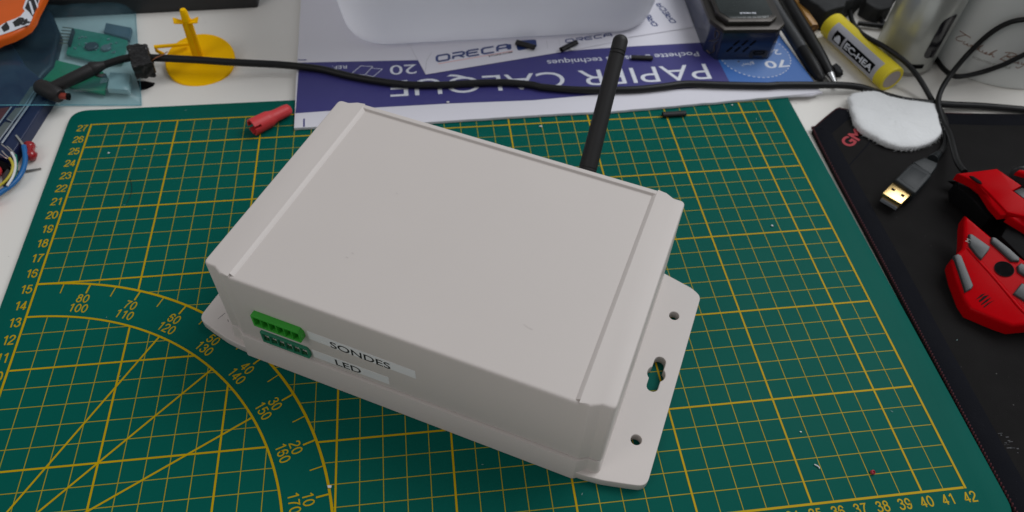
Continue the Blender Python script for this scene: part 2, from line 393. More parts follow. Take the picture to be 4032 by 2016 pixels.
def ell(cx, cy, rx, ry, n=20): return [(cx + rx * math.sin(2 * math.pi * k / n), cy + ry * math.cos(2 * math.pi * k / n)) for k in range(n + 1)]
_six = [(.49, .74), (.44, .87), (.36, .945), (.27, .96), (.17, .92), (.09, .80), (.05, .60), (.05, .36), (.09, .18), (.17, .07), (.28, .035), (.39, .07), (.47, .17), (.50, .31), (.46, .46), (.38, .56), (.28, .59), (.17, .55), (.08, .43), (.05, .33)]
GLYPH = {'0': [ell(.28, .5, .235, .46)], '1': [[(.36, 0), (.36, 1.0)], [(.36, .97), (.25, .84), (.12, .75)]],
    '2': [[(.05, .70), (.09, .86), (.18, .94), (.28, .96), (.40, .93), (.48, .84), (.5, .72), (.45, .58), (.33, .44), (.15, .26), (.06, .12), (.04, .045), (.53, .045)]],
    '3': [[(.05, .74), (.10, .88), (.2, .955), (.29, .96), (.40, .92), (.46, .83), (.46, .72), (.40, .62), (.30, .565), (.20, .555)], [(.26, .56), (.40, .52), (.49, .42), (.51, .28), (.46, .14), (.37, .06), (.27, .035), (.16, .06), (.08, .14), (.04, .27)]],
    '4': [[(.38, 0), (.38, .98)], [(.38, .95), (.03, .27), (.04, .25), (.55, .25)]],
    '5': [[(.48, .93), (.14, .93), (.08, .47)], [(.08, .48), (.17, .58), (.28, .62), (.40, .58), (.49, .47), (.51, .33), (.47, .17), (.38, .07), (.27, .035), (.16, .06), (.08, .14), (.04, .26)]],
    '6': [_six], '7': [[(.04, .94), (.51, .94), (.38, .76), (.28, .52), (.22, .25), (.20, 0)]],
    '8': [ell(.28, .755, .19, .205), ell(.28, .30, .23, .265)], '9': [[(.555 - a, .995 - c) for a, c in _six]],
    'O': [[(.2, 0), (1.2, 0), (1.4, .2), (1.4, .8), (1.2, 1), (.2, 1), (0, .8), (0, .2), (.2, 0), (.4, 0)]], 'R': [[(.05, 0), (.15, .45), (1.2, .45), (1.38, .6), (1.38, .88), (1.2, 1.0), (.05, 1.0)], [(.75, .45), (1.35, 0)]],
    'E': [[(1.4, 1), (.25, 1), (0, .8), (0, .2), (.2, 0), (1.35, 0)], [(.05, .52), (1.2, .52)]], 'C': [[(1.4, 1), (.25, 1), (0, .8), (0, .2), (.2, 0), (1.35, 0)]],
    'A': [[(0, 0), (.06, .75), (.3, 1), (1.2, 1), (1.4, .8), (1.4, 0)], [(.05, .45), (1.4, .45)]]}
def stroke_text(mb, body, M, h, adv, wt, align='LEFT', sx=1.0, shear=0.0):
    """monoline lettering drawn with flat strokes; adv = advance of one sign, wt = stroke width, both in cm"""
    W = adv * len(body); x0 = {'LEFT': 0, 'CENTER': -W / 2, 'RIGHT': -W}[align]; y0 = -h / 2 if align == 'CENTER' else 0
    lift = 0.0
    for i, ch in enumerate(body):
        for st in GLYPH[ch]:
            P = [Vector((x0 + i * adv + (a * sx + shear * c) * h, y0 + c * h)) for a, c in st]; L_, R_ = [], []
            for j, p in enumerate(P):
                a, c = P[max(j - 1, 0)], P[min(j + 1, len(P) - 1)]
                if j == 0 and (P[0] - P[-1]).length < 1e-6: a = P[-2]
                if j == len(P) - 1 and (P[0] - P[-1]).length < 1e-6: c = P[1]
                d1 = (p - a).normalized() if (p - a).length > 1e-9 else (c - p).normalized(); d2 = (c - p).normalized() if (c - p).length > 1e-9 else d1
                t = (d1 + d2).normalized() if (d1 + d2).length > 1e-6 else d2; nv_ = Vector((-t.y, t.x)); k = wt / 2 / max(.5, nv_.dot(Vector((-d2.y, d2.x))))
                L_.append(p + nv_ * k); R_.append(p - nv_ * k)
            z = lift; lift += 0.0006
            V = [(mb.bm.verts.new(M @ Vector((l.x, l.y, z))), mb.bm.verts.new(M @ Vector((r.x, r.y, z)))) for l, r in zip(L_, R_)]
            for (a, c), (e, f) in zip(V, V[1:]): mb.bm.faces.new((c, f, e, a))

def ribbon(mb, p, q, w, z):
    """flat printed line from p to q"""
    p, q = Vector(p[:2]), Vector(q[:2]); d = (q - p).normalized(); nrm = Vector((-d.y, d.x)) * (w / 2)
    mb.poly([(*(p - nrm), z), (*(q - nrm), z), (*(q + nrm), z), (*(p + nrm), z)])

# ================================================================== the desk
DZ = -0.30
mb = MB(); mb.box((25, 20, DZ - 1.5), (260, 200, 3.0), 0.1)
desk = mb.build('desk_top', DESK, loc=(25, 20, DZ - 3)); meta(desk, kind='structure')

# ================================================================== cutting mat
cmat = thing('cutting_mat', 'green self-healing cutting mat with yellow centimetre grid and protractor under the grey box', 'cutting mat', (21, 13.4, DZ))
mb = MB(); mb.prism(rounded([(-1.42, -1.7), (43.62, -1.7), (43.46, 28.42), (-1.42, 28.42)], 1.0, 8), DZ + 0.002, 0.0, 0.05)
mb.build('mat_sheet', MATG, cmat)
Z1 = 0.008
mb = MB()
mbt = MB()
TH, BO = 0.037, 0.088
R1, R2 = 13.0, 15.0
def clip_v(x):      # y ranges free of the protractor band on a vertical line
    if x >= R2: return [(0, 27)]
    lo = math.sqrt(R1 * R1 - x * x) if x < R1 else None
    hi = math.sqrt(R2 * R2 - x * x)
    return ([(0, lo)] if lo else []) + [(hi, 27)]
for x in range(0, 43):
    w = BO * 1.15 if x in (0, 42) else (BO if x % 5 == 0 else TH)
    z = Z1 if w == TH else Z1 + 0.003
    for a, c in ([(0, 27)] if x in (0, 42) else clip_v(x)): ribbon(mbt if w == TH else mb, (x, a - (w / 2 if x in (0, 42) else 0)), (x, c + (w / 2 if x in (0, 42) else 0)), w, z + (0.006 if x in (0, 42) else 0))
for y in range(0, 28):
    w = BO * 1.15 if y in (0, 27) else (BO if y % 5 == 0 else TH)
    if y == 27: w = 0.09
    z = (Z1 if w == TH else Z1 + 0.0045) + 0.0015
    if y in (0, 27): segs = [(0.07, 41.93)]
    else:
        lo = math.sqrt(R1 * R1 - y * y) if y < R1 else None
        hi = math.sqrt(R2 * R2 - y * y) if y < R2 else 0.07
        segs = ([(0.07, lo)] if lo else []) + [(hi, 41.93)]
    for a, c in segs: ribbon(mbt if w == TH else mb, (a, y), (c, y), w, z)
for rr, w in ((R1, 0.10), (R2, 0.115)):
    n = 90
    for k in range(n):
        a, c = math.pi / 2 * k / n, math.pi / 2 * (k + 1.02) / n
        z = Z1 + 0.0075 + 0.001 * (k % 2)
        mb.poly([((rr - w / 2) * math.cos(a), (rr - w / 2) * math.sin(a), z), ((rr + w / 2) * math.cos(a), (rr + w / 2) * math.sin(a), z),
                 ((rr + w / 2) * math.cos(c), (rr + w / 2) * math.sin(c), z), ((rr - w / 2) * math.cos(c), (rr - w / 2) * math.sin(c), z)])
for deg in (30, 45, 60):
    a = math.radians(deg); ribbon(mb, (0.3 * math.cos(a), 0.3 * math.sin(a)), (R1 * math.cos(a), R1 * math.sin(a)), 0.085, Z1 + 0.0095)
for deg in range(5, 90, 5):
    a = math.radians(deg); long = deg % 10 == 0
    r0 = R2 - 0.05; r1 = R2 - (0.58 if long else 0.62)
    ribbon(mb, (r0 * math.cos(a), r0 * math.sin(a)), (r1 * math.cos(a), r1 * math.sin(a)), 0.08 if long else 0.048, Z1 + 0.011)
mb.build('bold_grid_print', INK, cmat, smooth=0)
mbt.build('fine_grid_print', INK2, cmat, smooth=0)
mb = MB()
for y in range(1, 28):
    stroke_text(mb, str(y), flat(-0.14, y - 0.53, Z1), .53, .295, .066, 'RIGHT', .92)
for x in range(1, 43):
    stroke_text(mb, str(x), flat(x + 0.04, -0.42, Z1), .46, .305, .062, 'CENTER', 1.0)
for deg in range(10, 90, 10):
    for rr, s in ((14.11, str(deg)), (13.53, str(180 - deg))):
        a = math.radians(deg)
        stroke_text(mb, s, flat(rr * math.cos(a), rr * math.sin(a), Z1, deg - 90), .47, .32, .058, 'CENTER')
mb.build('numeral_print', INK, cmat, smooth=0)

mb = MB()
for (x, y), l, a in (((2.35,26.16), .22, .4), ((3.12,24.47), .10, 1.2), ((3.50,24.56), .16, .2), ((3.21,20.14), .12, .1), ((1.13,21.67), .09, 2.0), ((40.66,24.30), .25, 1.4), ((41.08,8.10), .18, 1.9), ((40.37,3.82), .14, 2.3), ((5.33,27.89), .16, .3), ((39.51,25.74), .13, .9), ((5.09,9.21), .12, .5), ((45.41,7.26), .1, .3), ((25.32,1.47), .1, 1.0), ((21.25,3.22), .14, .2), ((3.80,12.63), .10, 1.6)):
    mb = MB()
    for k in range(2):
        aa = a + random.uniform(-.3, .3); ll = l * random.uniform(.5, 1); cx, cy = math.cos(aa) * ll / 2, math.sin(aa) * ll / 2
        ribbon(mb, (x - cx, y - cy), (x + cx, y + cy), random.uniform(.014, .03), 0.024 + .001 * k)
    mb.build('scuff_mark', mat('pale_scuff', (0.16, 0.28, 0.27), 0.7), cmat, smooth=0)

# ================================================================== the grey enclosure
TH0 = math.radians(-28.1); uu = Vector((math.cos(TH0), math.sin(TH0))); nn = Vector((-uu.y, uu.x))
bc = uu * 12.96 + nn * 19.96
box = thing('plastic_enclosure', 'light grey plastic box with green connectors and black antenna on the cutting mat', 'electronics box', (bc.x, bc.y, 0.02), TH0)
def half_outline(xc, ycn, ypr, r, front_only=False):
    """plan outline: corner parts set back (ycn), the middle proud (ypr)"""
    q = [(-xc, -ycn), (-8.5, -ycn), (-8.08, -ypr), (8.08, -ypr), (8.5, -ycn), (xc, -ycn), (xc, ycn), (8.5, ycn), (8.08, ypr), (-8.08, ypr), (-8.5, ycn), (-xc, ycn)]
    return rounded(q, [r, .2, .2, .2, .2, r, r, .2, .2, .2, .2, r], 5)
# base: flange plate with holes, skirt above it
fl = [(-11.13, -5.62), (-10.3, -5.83), (-9.3, -6.06), (-8.6, -6.14), (-7.9, -6.17), (0, -6.17), (7.9, -6.17), (8.6, -6.14), (9.3, -6.06), (10.3, -5.83), (11.13, -5.62),
      (11.13, 5.12), (10.6, 5.44), (9.1, 5.82), (-9.1, 5.82), (-10.6, 5.44), (-11.13, 5.12)]
fl = rounded(fl, [.55, 2, 2, 2, 2, 0, 2, 2, 2, 2, .55, .5, .9, .05, .05, .9, .5], 6)
def keyhole(sx):
    cx, cy, R, w, L = sx * 10.15, -0.15, 0.42, 0.27, 0.98
    pts = []
    a0 = math.asin(w / R)
    for k in range(13):          # right half of the round part
        a = -math.pi / 2 + a0 + (math.pi - 2 * a0) * k / 12
        pts.append((cx + R * math.cos(a), cy + R * math.sin(a)))
    for k in range(9):
        a = math.pi * k / 8
        pts.append((cx + w * math.cos(a), cy + L - w + w * math.sin(a)))
    for k in range(13):
        a = math.pi / 2 + a0 + (math.pi - 2 * a0) * k / 12
        pts.append((cx + R * math.cos(a), cy + R * math.sin(a)))
    for k in range(9):
        a = math.pi + math.pi * k / 8
        pts.append((cx + w * math.cos(a), cy - L + w + w * math.sin(a)))
    return pts
holes = [circle(sx * 10.15, y, 0.245, 28) for sx in (-1, 1) for y in (3.41, -3.72)] + [keyhole(1), keyhole(-1)]
mb = MB()
mb.curve([fl] + holes, 0.0, 0.50, 0.035)
mb.loft(half_outline(9.15, 5.93, 6.262, .6), half_outline(8.99, 5.80, 6.09, .6), 0.02, 1.408, 0.012)
mb.build('base', BOX, box, local=True, level_flat=True)
# lid: middle shell turned from a profile, two end caps, groove floors
mb = MB()
def extrude_x(mb, prof, x0, x1):
    b = bmesh.new()
    A = [b.verts.new((x0, y, z)) for y, z in prof]; B = [b.verts.new((x1, y, z)) for y, z in prof]
    n = len(prof)
    b.faces.new(A[::-1]); b.faces.new(B)
    for i in range(n): b.faces.new((A[i], A[(i + 1) % n], B[(i + 1) % n], B[i]))
    bmesh.ops.recalc_face_normals(b, faces=b.faces[:])
    bmesh.ops.triangulate(b, faces=[f for f in b.faces if len(f.verts) > 4]); mb._merge(b)
prof = rounded([(-5.962, 1.475), (-5.95, 5.87), (5.60, 5.86), (5.66, 5.985), (5.93, 5.985), (5.955, 1.475)], [0, .15, .05, .05, .09, 0], 5)
extrude_x(mb, prof, -7.80, 7.80)
for sx in (-1, 1):
    q = [(7.64, -5.95), (8.05, -5.95), (8.45, -5.73), (9.0, -5.73), (9.0, 5.73), (8.45, 5.73), (8.05, 5.95), (7.64, 5.95)]
    q = rounded([(sx * a, c) for a, c in q], [.02, .13, .16, .62, .62, .16, .13, .02], 6)
    if sx < 0: q = q[::-1]
    mb.loft([(x * 1.006, y * 1.002) for x, y in q], q, 1.45, 6.0, 0.10, seg=4, keep=7.66)
for sx in (-1, 1):
    wp = [(7.42, 5.6), (7.42, 5.83), (7.47, 5.878), (7.53, 5.922), (7.585, 5.966), (7.64, 5.9985), (7.64, 5.6)]
    b = bmesh.new(); A = [b.verts.new((sx * x, -5.80, z)) for x, z in wp]; B = [b.verts.new((sx * x, 5.80, z)) for x, z in wp]
    b.faces.new(A); b.faces.new(B[::-1])
    for i in range(len(wp)): b.faces.new((A[i], A[(i + 1) % len(wp)], B[(i + 1) % len(wp)], B[i]))
    bmesh.ops.recalc_face_normals(b, faces=b.faces[:]); bmesh.ops.triangulate(b, faces=[f for f in b.faces if len(f.verts) > 4]); mb._merge(b)
mb.build('lid', BOX, box, local=True, smooth=40, level_flat=True)

def connector(nm, x0, x1, z0, z1, p, m):
    YF = -5.95; pitch = (x1 - x0 - 0.16) / 6
    H = []
    for k in range(6):
        cx = x0 + 0.08 + pitch * (k + 0.5); a = pitch / 2 - 0.028
        H.append(rounded([(cx - a, z0 + 0.10), (cx + a, z0 + 0.10), (cx + a, z1 - 0.11), (cx - a, z1 - 0.11)], 0.04, 2))
    out = rounded([(x0, z0), (x1 - 0.10, z0), (x1, z0 + 0.2), (x1, z1 - 0.22), (x1 - 0.12, z1), (x0, z1)], [.03, .04, .05, .05, .04, .03], 2)
    M = basis((0, YF - p / 2, 0), (1, 0, 0), (0, 0, 1))
    mb = MB(); mb.curve([out] + H, -p / 2, p / 2 + 0.0, 0.012, M=M)
    o = mb.build(nm, m, box, local=True, smooth=30)
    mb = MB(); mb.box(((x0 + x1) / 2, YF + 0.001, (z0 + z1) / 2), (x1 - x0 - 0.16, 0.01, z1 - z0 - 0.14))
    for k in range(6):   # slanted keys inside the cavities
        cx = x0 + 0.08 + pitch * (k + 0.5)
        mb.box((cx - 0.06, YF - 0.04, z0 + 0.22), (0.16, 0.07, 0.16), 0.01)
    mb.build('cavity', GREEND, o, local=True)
    mb = MB()
    for k in range(6):
        cx = x0 + 0.08 + pitch * (k + 0.5)
        mb.box((cx + 0.02, YF - 0.05, z1 - 0.24), (0.05, 0.08, 0.05))
    mb.build('pin', PIN, o, local=True)
    return o
o1 = connector('terminal_connector', -6.92, -4.48, 3.15, 3.95, 0.30, GREEN1); o1['label'] = 'upper bright green six-way connector'
o2 = connector('terminal_connector', -6.94, -4.46, 1.63, 2.43, 0.14, GREEN2); o2['label'] = 'lower darker green six-way connector'
def strip(x0, x1, za, zb, da, txt, tx0, tx1, tz):
    y = -5.963
    mb = MB(); b = bmesh.new()
    lo = -5.955; th = 0.012
    M = basis((0, y, 0), (1, 0, 0), (0, 0, 1))
    mb.curve([[(x0, za), (x1, za + da), (x1, zb + da), (x0, zb)]], -0.004, 0.004, M=M)
    s = mb.build('label_strip', STRIP, box, local=True, smooth=0)
    mb = MB(); ang = math.atan2(da, x1 - x0)
    M = basis((tx0, y - 0.008, tz), (math.cos(ang), 0, math.sin(ang)), (0, 0, 1))
    mb.text(txt, M, w=tx1 - tx0, h=0.47, fat=0.010)
    mb.build('lettering', BLACKT, s, local=True, smooth=0)
strip(-4.32, 0.76, 3.24, 3.86, -0.05, 'SONDES', -3.27, -0.42, 3.21)
strip(-4.38, -0.61, 1.73, 2.34, 0.05, 'LED', -3.24, -1.98, 1.77)
# antenna: brass stub, hinge, tapered black rod
A0 = Vector((27.94, 16.77, 4.0)); A1 = Vector((30.24, 22.12, 8.247)); ad = (A1 - A0).normalized(); AL = (A1 - A0).length
mb = MB()
prof = [(0.0, -0.75), (0.40, -0.74), (0.43, -0.6), (0.465, -0.3), (0.47, -0.02), (0.452, 0.0), (0.452, 0.05), (0.47, 0.07), (0.462, 0.8), (0.445, 2.0), (0.425, 3.4), (0.412, 5.0), (0.404, AL - 1.14), (0.37, AL - 1.12), (0.37, AL - 1.06), (0.404, AL - 1.05), (0.404, AL - 0.96), (0.37, AL - 0.94), (0.37, AL - 0.88), (0.402, AL - 0.87), (0.398, AL - 0.36)]
prof += [(0.398 * math.cos(t), AL - 0.36 + 0.36 * math.sin(t)) for t in [math.pi / 2 * k / 6 for k in range(1, 7)]]
mb.lathe(prof, A0, ad, 36)
ant = mb.build('antenna', RUBBER, box, smooth=30)
mb = MB()
wall = Vector((bc.x, bc.y, 0)) + Vector((uu.x, uu.y, 0)) * 3.75 + Vector((nn.x, nn.y, 0)) * 5.93; wall.z = 3.3
mb.tube([wall, wall + Vector((nn.x, nn.y, 0)) * 1.2, A0 - ad * 0.55], 0.3, 14)
mb.build('antenna_stub', BRASS, ant)

# ================================================================== tracing-paper folder
fold = thing('paper_folder', 'white and navy folder of tracing paper with upside-down white lettering under the tub', 'paper folder', (28, 38, DZ))
PT = 0.20
low = [(12.01,25.53),(14.78,25.51),(20.00,25.44),(28.12,25.59),(31.57,25.56),(36.13,25.78),(41.27,26.08),(42.64,26.16),(45.19,26.26)]
rag = []
for i, (p, q) in enumerate(zip(low, low[1:])):
    k = max(2, int(math.hypot(q[0] - p[0], q[1] - p[1]) / 0.45))
    for j in range(k):
        t = j / k; jit = 0.035 * noise.noise((p[0] + (q[0] - p[0]) * t, 3.1, 0)) + random.uniform(-0.012, 0.012)
        rag.append((p[0] + (q[0] - p[0]) * t, p[1] + (q[1] - p[1]) * t + jit))
outl = rag + [(45.2, 26.30), (45.42, 26.36), (45.72, 26.55), (45.62, 27.48), (44.98, 32.5), (43.9, 52), (11.45, 52), (11.86, 30.55)]
mb = MB(); mb.prism(outl, 0.03, PT, 0.02)
mb.build('cover', PAPER, fold)
mb = MB()      # torn double edge at the right corner
mb.prism([(43.0, 26.22), (44.2, 26.22), (45.1, 26.18), (45.55, 26.36), (45.9, 26.42), (45.65, 26.62), (44.6, 26.6), (43.2, 26.5)], 0.0, PT - 0.06, 0.01)
mb.build('torn_edge', PAPER, fold)
Z2 = PT + 0.006
mb = MB()
band = [(12.02,26.87),(14.48,26.96),(17.13,27.04),(21.44,27.07),(26.77,26.98),(27.93,27.05),(31.20,27.23),(34.37,27.30),(37.29,27.37),(39.96,27.34)] + [(39.89,30.30),(39.48,32.21)] + [(39.01,32.21),(33.23,32.10),(30.79,31.98),(25.37,31.52),(19.53,31.64),(16.05,31.77),(11.96,31.92)]
mb.sheet([band], Z2); mb.build('navy_band', NAVY, fold, smooth=0)
mb = MB()
blue = [(39.96,27.34),(43.27,27.09),(45.55,26.98),(45.62,27.51),(45.15,32.48),(45.19,33.36)] + [(39.48,32.21),(39.89,30.30)]
mb.sheet([blue], Z2 + 0.003); mb.build('blue_band', SKY_, fold, smooth=0)
cc = Vector((42.55, 30.55)); cr = 2.42
mb = MB(); mb.sheet([circle(cc.x, cc.y, cr, 64)], Z2 + 0.006); mb.build('pale_disc', SKY2, fold, smooth=0)
mb = MB()
for k in range(48):
    a = 2 * math.pi * (k + 0.2) / 48; c = a + 0.065
    ribbon(mb, (cc.x + (cr + .03) * math.cos(a), cc.y + (cr + .03) * math.sin(a)), (cc.x + (cr + .03) * math.cos(c), cc.y + (cr + .03) * math.sin(c)), 0.055, Z2 + 0.010)
T0 = 180.7
mb.text('PAPIER CALQUE', flat(38.86, 30.16, Z2 + 0.004, T0), w=21.1, h=1.92, fat=-0.004)
mb.text('Pochette à dessins techniques', flat(38.72, 31.38, Z2 + 0.004, T0 + 0.6), w=10.5, h=0.66, fat=0.004)
mb.text('20', flat(19.56, 31.20, Z2 + 0.004, T0), w=1.74, h=0.98, fat=0.0)
mb.text('REF.', flat(15.05, 31.42, Z2 + 0.004, T0), w=0.95, h=0.34, fat=0.0)
mb.text('70', flat(*(44.52,29.91), Z2 + 0.009, 184), w=1.62, h=0.78, fat=0.016)
mb.text('g/m²', flat(*(42.25,29.88), Z2 + 0.009, 184), w=0.98, h=0.42)
mb.text('2', flat(*(44.47,31.05), Z2 + 0.009, 184), w=0.5, h=0.55)
for a, c in (((16.72, 31.16), (16.22, 30.32)), ((16.22, 30.32), (15.35, 30.5)), ((15.35, 30.5), (15.95, 31.28)), ((15.95, 31.28), (16.72, 31.16)),
             ((17.35, 30.85), (16.75, 30.1)), ((17.35, 30.85), (16.6, 31.0)), ((16.75, 30.1), (16.3, 30.3))):
    ribbon(mb, a, c, 0.045, Z2 + 0.006)
mb.build('white_lettering', WPRINT, fold, smooth=0)
for a, c in ([(12.56,26.33),(12.59,25.59)], [(11.87,32.22),(12.44,32.18)]): mb = MB(); ribbon(mb, a, c, 0.10, Z2); mb.build('fold_mark', NAVY, fold, smooth=0)

# ================================================================== printed shop sheets under the tub
def sheet_thing(name, label, pts, z, th=0.012):
    t = thing(name, label, 'paper sheet', (pts[0][0], pts[0][1], z)); mb_ = MB(); mb_.prism(pts, z, z + th); mb_.build('page', PAPER, t, smooth=0); return t
orc = sheet_thing('printed_sheet', 'white sheet printed with a blue ORECA logo lying across the navy folder', [(20.13, 30.04), (27.4, 31.42), (30.5, 32.02), (33.5, 32.75), (31.5, 43), (17.2, 40.3)], PT + 0.03)
zt = PT + 0.047
pa, pb = Vector((20.94,31.23)), Vector((26.06,32.23)); dv = pb - pa; ang = math.degrees(math.atan2(dv.y, dv.x))
mb = MB(); stroke_text(mb, 'ORECA', flat(pa.x, pa.y + .1, zt, ang), .60, dv.length / 5.0, .17, 'LEFT', dv.length / 5 / .60 / 1.75, .2)
mb.build('logo', LOGO, orc, smooth=0)
mb = MB(); ribbon(mb, (21.00,31.10), (26.09,32.13), 0.07, zt); mb.build('logo_rule', PINK, orc, smooth=0)
q0, q1 = Vector((24.39,31.57)), Vector((26.06,31.92)); dq = q1 - q0
mb = MB(); mb.text('STORE.COM', flat(q0.x, q0.y, zt, math.degrees(math.atan2(dq.y, dq.x))), w=dq.length, h=0.17, fat=0.02, shear=0.15); mb.build('small_lettering', BLACKT, orc, smooth=0)
mb = MB(); mb.sheet([rounded([(26.40,32.11),(27.78,32.48),(27.83,33.32),(26.39,33.26)], 0.18, 4)], zt)
mb.sheet([rounded([(25.71,32.30),(26.02,32.36),(26.06,32.92),(25.69,32.86)], 0.1, 4)], zt); mb.build('logo_block', LOGO, orc, smooth=0)
CRE = mat('crease_grey', (0.45, 0.45, 0.48), 0.7)
for ln, w in (([(20.11,30.34),(20.25,31.48),(20.65,32.40)], .03), ([(28.47,32.19),(28.54,33.15)], .02), ([(29.36,32.37),(29.39,33.18)], .02)):
    mb = MB()
    for a, c in zip(ln, ln[1:]): ribbon(mb, a, c, w, zt)
    mb.build('crease_line', CRE, orc, smooth=0)
orb = sheet_thing('printed_sheet', 'white sheet with several small dark ORECA logos, right of the tub', [(29.9, 32.42), (34.3, 33.1), (39.2, 34.0), (39.5, 46), (30.6, 45)], PT + 0.043, 0.004)
zt2 = PT + 0.05
def logo_line(a, c, h):
    a, c = Vector(a), Vector(c); d = c - a; mb = MB()
    stroke_text(mb, 'ORECA', flat(a.x, a.y, zt2, math.degrees(math.atan2(d.y, d.x))), h * .8, d.length / 5, .10, 'LEFT', d.length / 5 / (h * .8) / 1.75, .2)
    mb.build('logo', LOGO, orb, smooth=0)
logo_line((29.84,32.79), (33.28,33.33), 0.42)
logo_line((38.09,34.62), (37.57,37.11), 0.45)
logo_line((36.67,34.33), (36.17,36.83), 0.42)
logo_line((40.17,34.50), (40.60,37.00), 0.40)

# ================================================================== white tub
tub = thing('plastic_tub', 'large milky white plastic tub with rounded corners standing on the navy folder', 'plastic tub', (25.5, 40.5, PT + 0.06))
def tub_ring(off, z, n=10):
    x0, x1, y0, y1 = 15.0 - off, 36.35 + off, 32.95 - off, 48.5 + off; r = 2.9 + off * 0.8; sl = 0.022
    pts = []
    for cx, cy, a0 in ((x0 + r, y0 + r, math.pi), (x1 - r, y0 + r, 1.5 * math.pi), (x1 - r, y1 - r, 0), (x0 + r, y1 - r, .5 * math.pi)):
        for k in range(n + 1):
            a = a0 + math.pi / 2 * k / n
            x, y = cx + r * math.cos(a), cy + r * math.sin(a); pts.append((x, y + sl * (x - 15), z))
    return pts
zb = PT + 0.07
rings = [tub_ring(-0.85, zb), tub_ring(-0.45, zb + 0.05), tub_ring(-0.12, zb + 0.22), tub_ring(0.06, zb + 0.55), tub_ring(0.20, zb + 1.1), tub_ring(0.55, zb + 3.2), tub_ring(1.35, zb + 9), tub_ring(1.4, zb + 9.3), tub_ring(2.0, zb + 9.4), tub_ring(2.0, zb + 9.7), tub_ring(1.2, zb + 9.72), tub_ring(0.35, zb + 3.2), tub_ring(-0.1, zb + 0.6), tub_ring(-0.85, zb + 0.3)]
mb = MB(); R_ = [[mb.bm.verts.new(p) for p in r] for r in rings]
for a, c in zip(R_, R_[1:]):
    n = len(a)
    for k in range(n): mb.bm.faces.new((a[k], a[(k + 1) % n], c[(k + 1) % n], c[k]))
mb.bm.faces.new(R_[0][::-1]); mb.bm.faces.new(R_[-1])
bmesh.ops.recalc_face_normals(mb.bm, faces=mb.bm.faces[:])
mb.build('tub_shell', TUB, tub, smooth=60)

# ================================================================== vape box
vp = thing('battery_device', 'dark blue and gunmetal box-shaped vape lying on the folder beside the pens', 'vape device', (41.4, 30.1, PT + 0.02))
vx = Vector((0.9985, -0.054, 0)); vy = Vector((0.054, 0.9985, 0))
def vl(x, y): p = Vector((41.42, 30.12, 0)) + vx * x + vy * y; return (p.x, p.y)
mb = MB()
mb.prism(rounded([vl(-2.35, 1.1), vl(-1.75, 0.0), vl(1.9, 0.0), vl(2.45, 0.65), vl(2.45, 9), vl(-2.35, 9)], [.5, .25, .25, .4, .3, .3], 5), PT + 0.02, 2.46, 0.10, seg=3)
vb = mb.build('body', VBLUE, vp)
mb = MB()
mb.prism(rounded([vl(-2.42, 1.1), vl(-1.78, -0.05), vl(1.92, -0.05), vl(2.52, 0.62), vl(2.52, 9.05), vl(-2.42, 9.05)], [.3, .15, .15, .3, .3, .3], 4), 2.34, 2.62, 0.06)
mb.prism(rounded([vl(-2.0, 1.35), vl(-1.45, 0.38), vl(1.45, 0.38), vl(1.98, 0.95), vl(1.98, 8.8), vl(-2.0, 8.8)], .12, 3), 2.60, 2.95, 0.10)
mb.build('bezel', GUN, vp)
mb = MB()
mb.prism(rounded([vl(-1.78, 1.5), vl(-1.28, 0.72), vl(1.26, 0.72), vl(1.74, 1.2), vl(1.74, 8.6), vl(-1.78, 8.6)], .10, 3), 2.93, 2.975, 0.02)
sc = mb.build('screen', SCREEN, vp)
mb = MB()
p0 = vl(0.62, 1.36); mb.text('RS NOLZ', flat(p0[0], p0[1], 2.98, 176.9), w=1.1, h=0.17, fat=0.03); mb.build('lettering', WPRINT, sc, smooth=0)
mb = MB()
for k in range(8):
    p = vl(-1.15 + k * 0.34, 0.80); mb.box((p[0], p[1], 2.975), (0.05, 0.13, 0.02))
mb.build('tick_mark', GUN, sc, smooth=0)
mb = MB()
for (a, c) in ((0.3, 1.55), (0.72, 1.55), (1.14, 1.55), (0.05, 1.05), (0.45, 1.05), (0.88, 1.05)):
    q = vl(a * 1.35 - 1.05, -0.015)
    ex = Vector((vx.x, vx.y, 0)) * 0.62 + Vector((0, 0, 0.78)); M = basis((q[0], q[1], c), ex, (-vx.x, -vx.y, 0.8))
    mb.curve([rounded([(-.25, -.06), (.25, -.06), (.25, .06), (-.25, .06)], .05, 3)], -0.01, 0.02, M=M)
mb.build('vent_slot', BLACKP, vp)
mb = MB(); q = vl(1.12, -0.02); M = basis((q[0], q[1], 0.72), (vx.x, vx.y, 0), (0, 0, 1))
mb.curve([rounded([(-.62, -.36), (.62, -.36), (.62, .24), (-.62, .24)], .22, 4), rounded([(-.34, -.36), (.34, -.36), (.34, -.2), (-.34, -.2)], .02, 1)], -0.01, 0.012, M=M)
mb.build('port_plate', mat('dark_bronze', (0.035, 0.032, 0.034), 0.4, metal=0.5), vp)
mb = MB(); M = basis((q[0], q[1], 0.78), (vx.x, vx.y, 0), (0, 0, 1))
mb.curve([rounded([(-.4, -.13), (.4, -.13), (.4, .13), (-.4, .13)], .12, 4), rounded([(-.30, -.06), (.30, -.06), (.30, .06), (-.30, .06)], .05, 4)], -0.02, 0.035, M=M)
mb.build('charging_port', BLACKP, vp)
mb = MB()   # painted swirl on the corner panel
c0, c1 = Vector((*vl(-1.83, 0.12), 0)), Vector((*vl(-2.28, 0.96), 0))
ex = (c0 - c1).normalized(); nrm = Vector((-ex.y, ex.x, 0)); nrm = -nrm if nrm.y > 0 else nrm
def sw(t, z): return c1 + (c0 - c1) * t + Vector((0, 0, z)) + nrm * 0.02
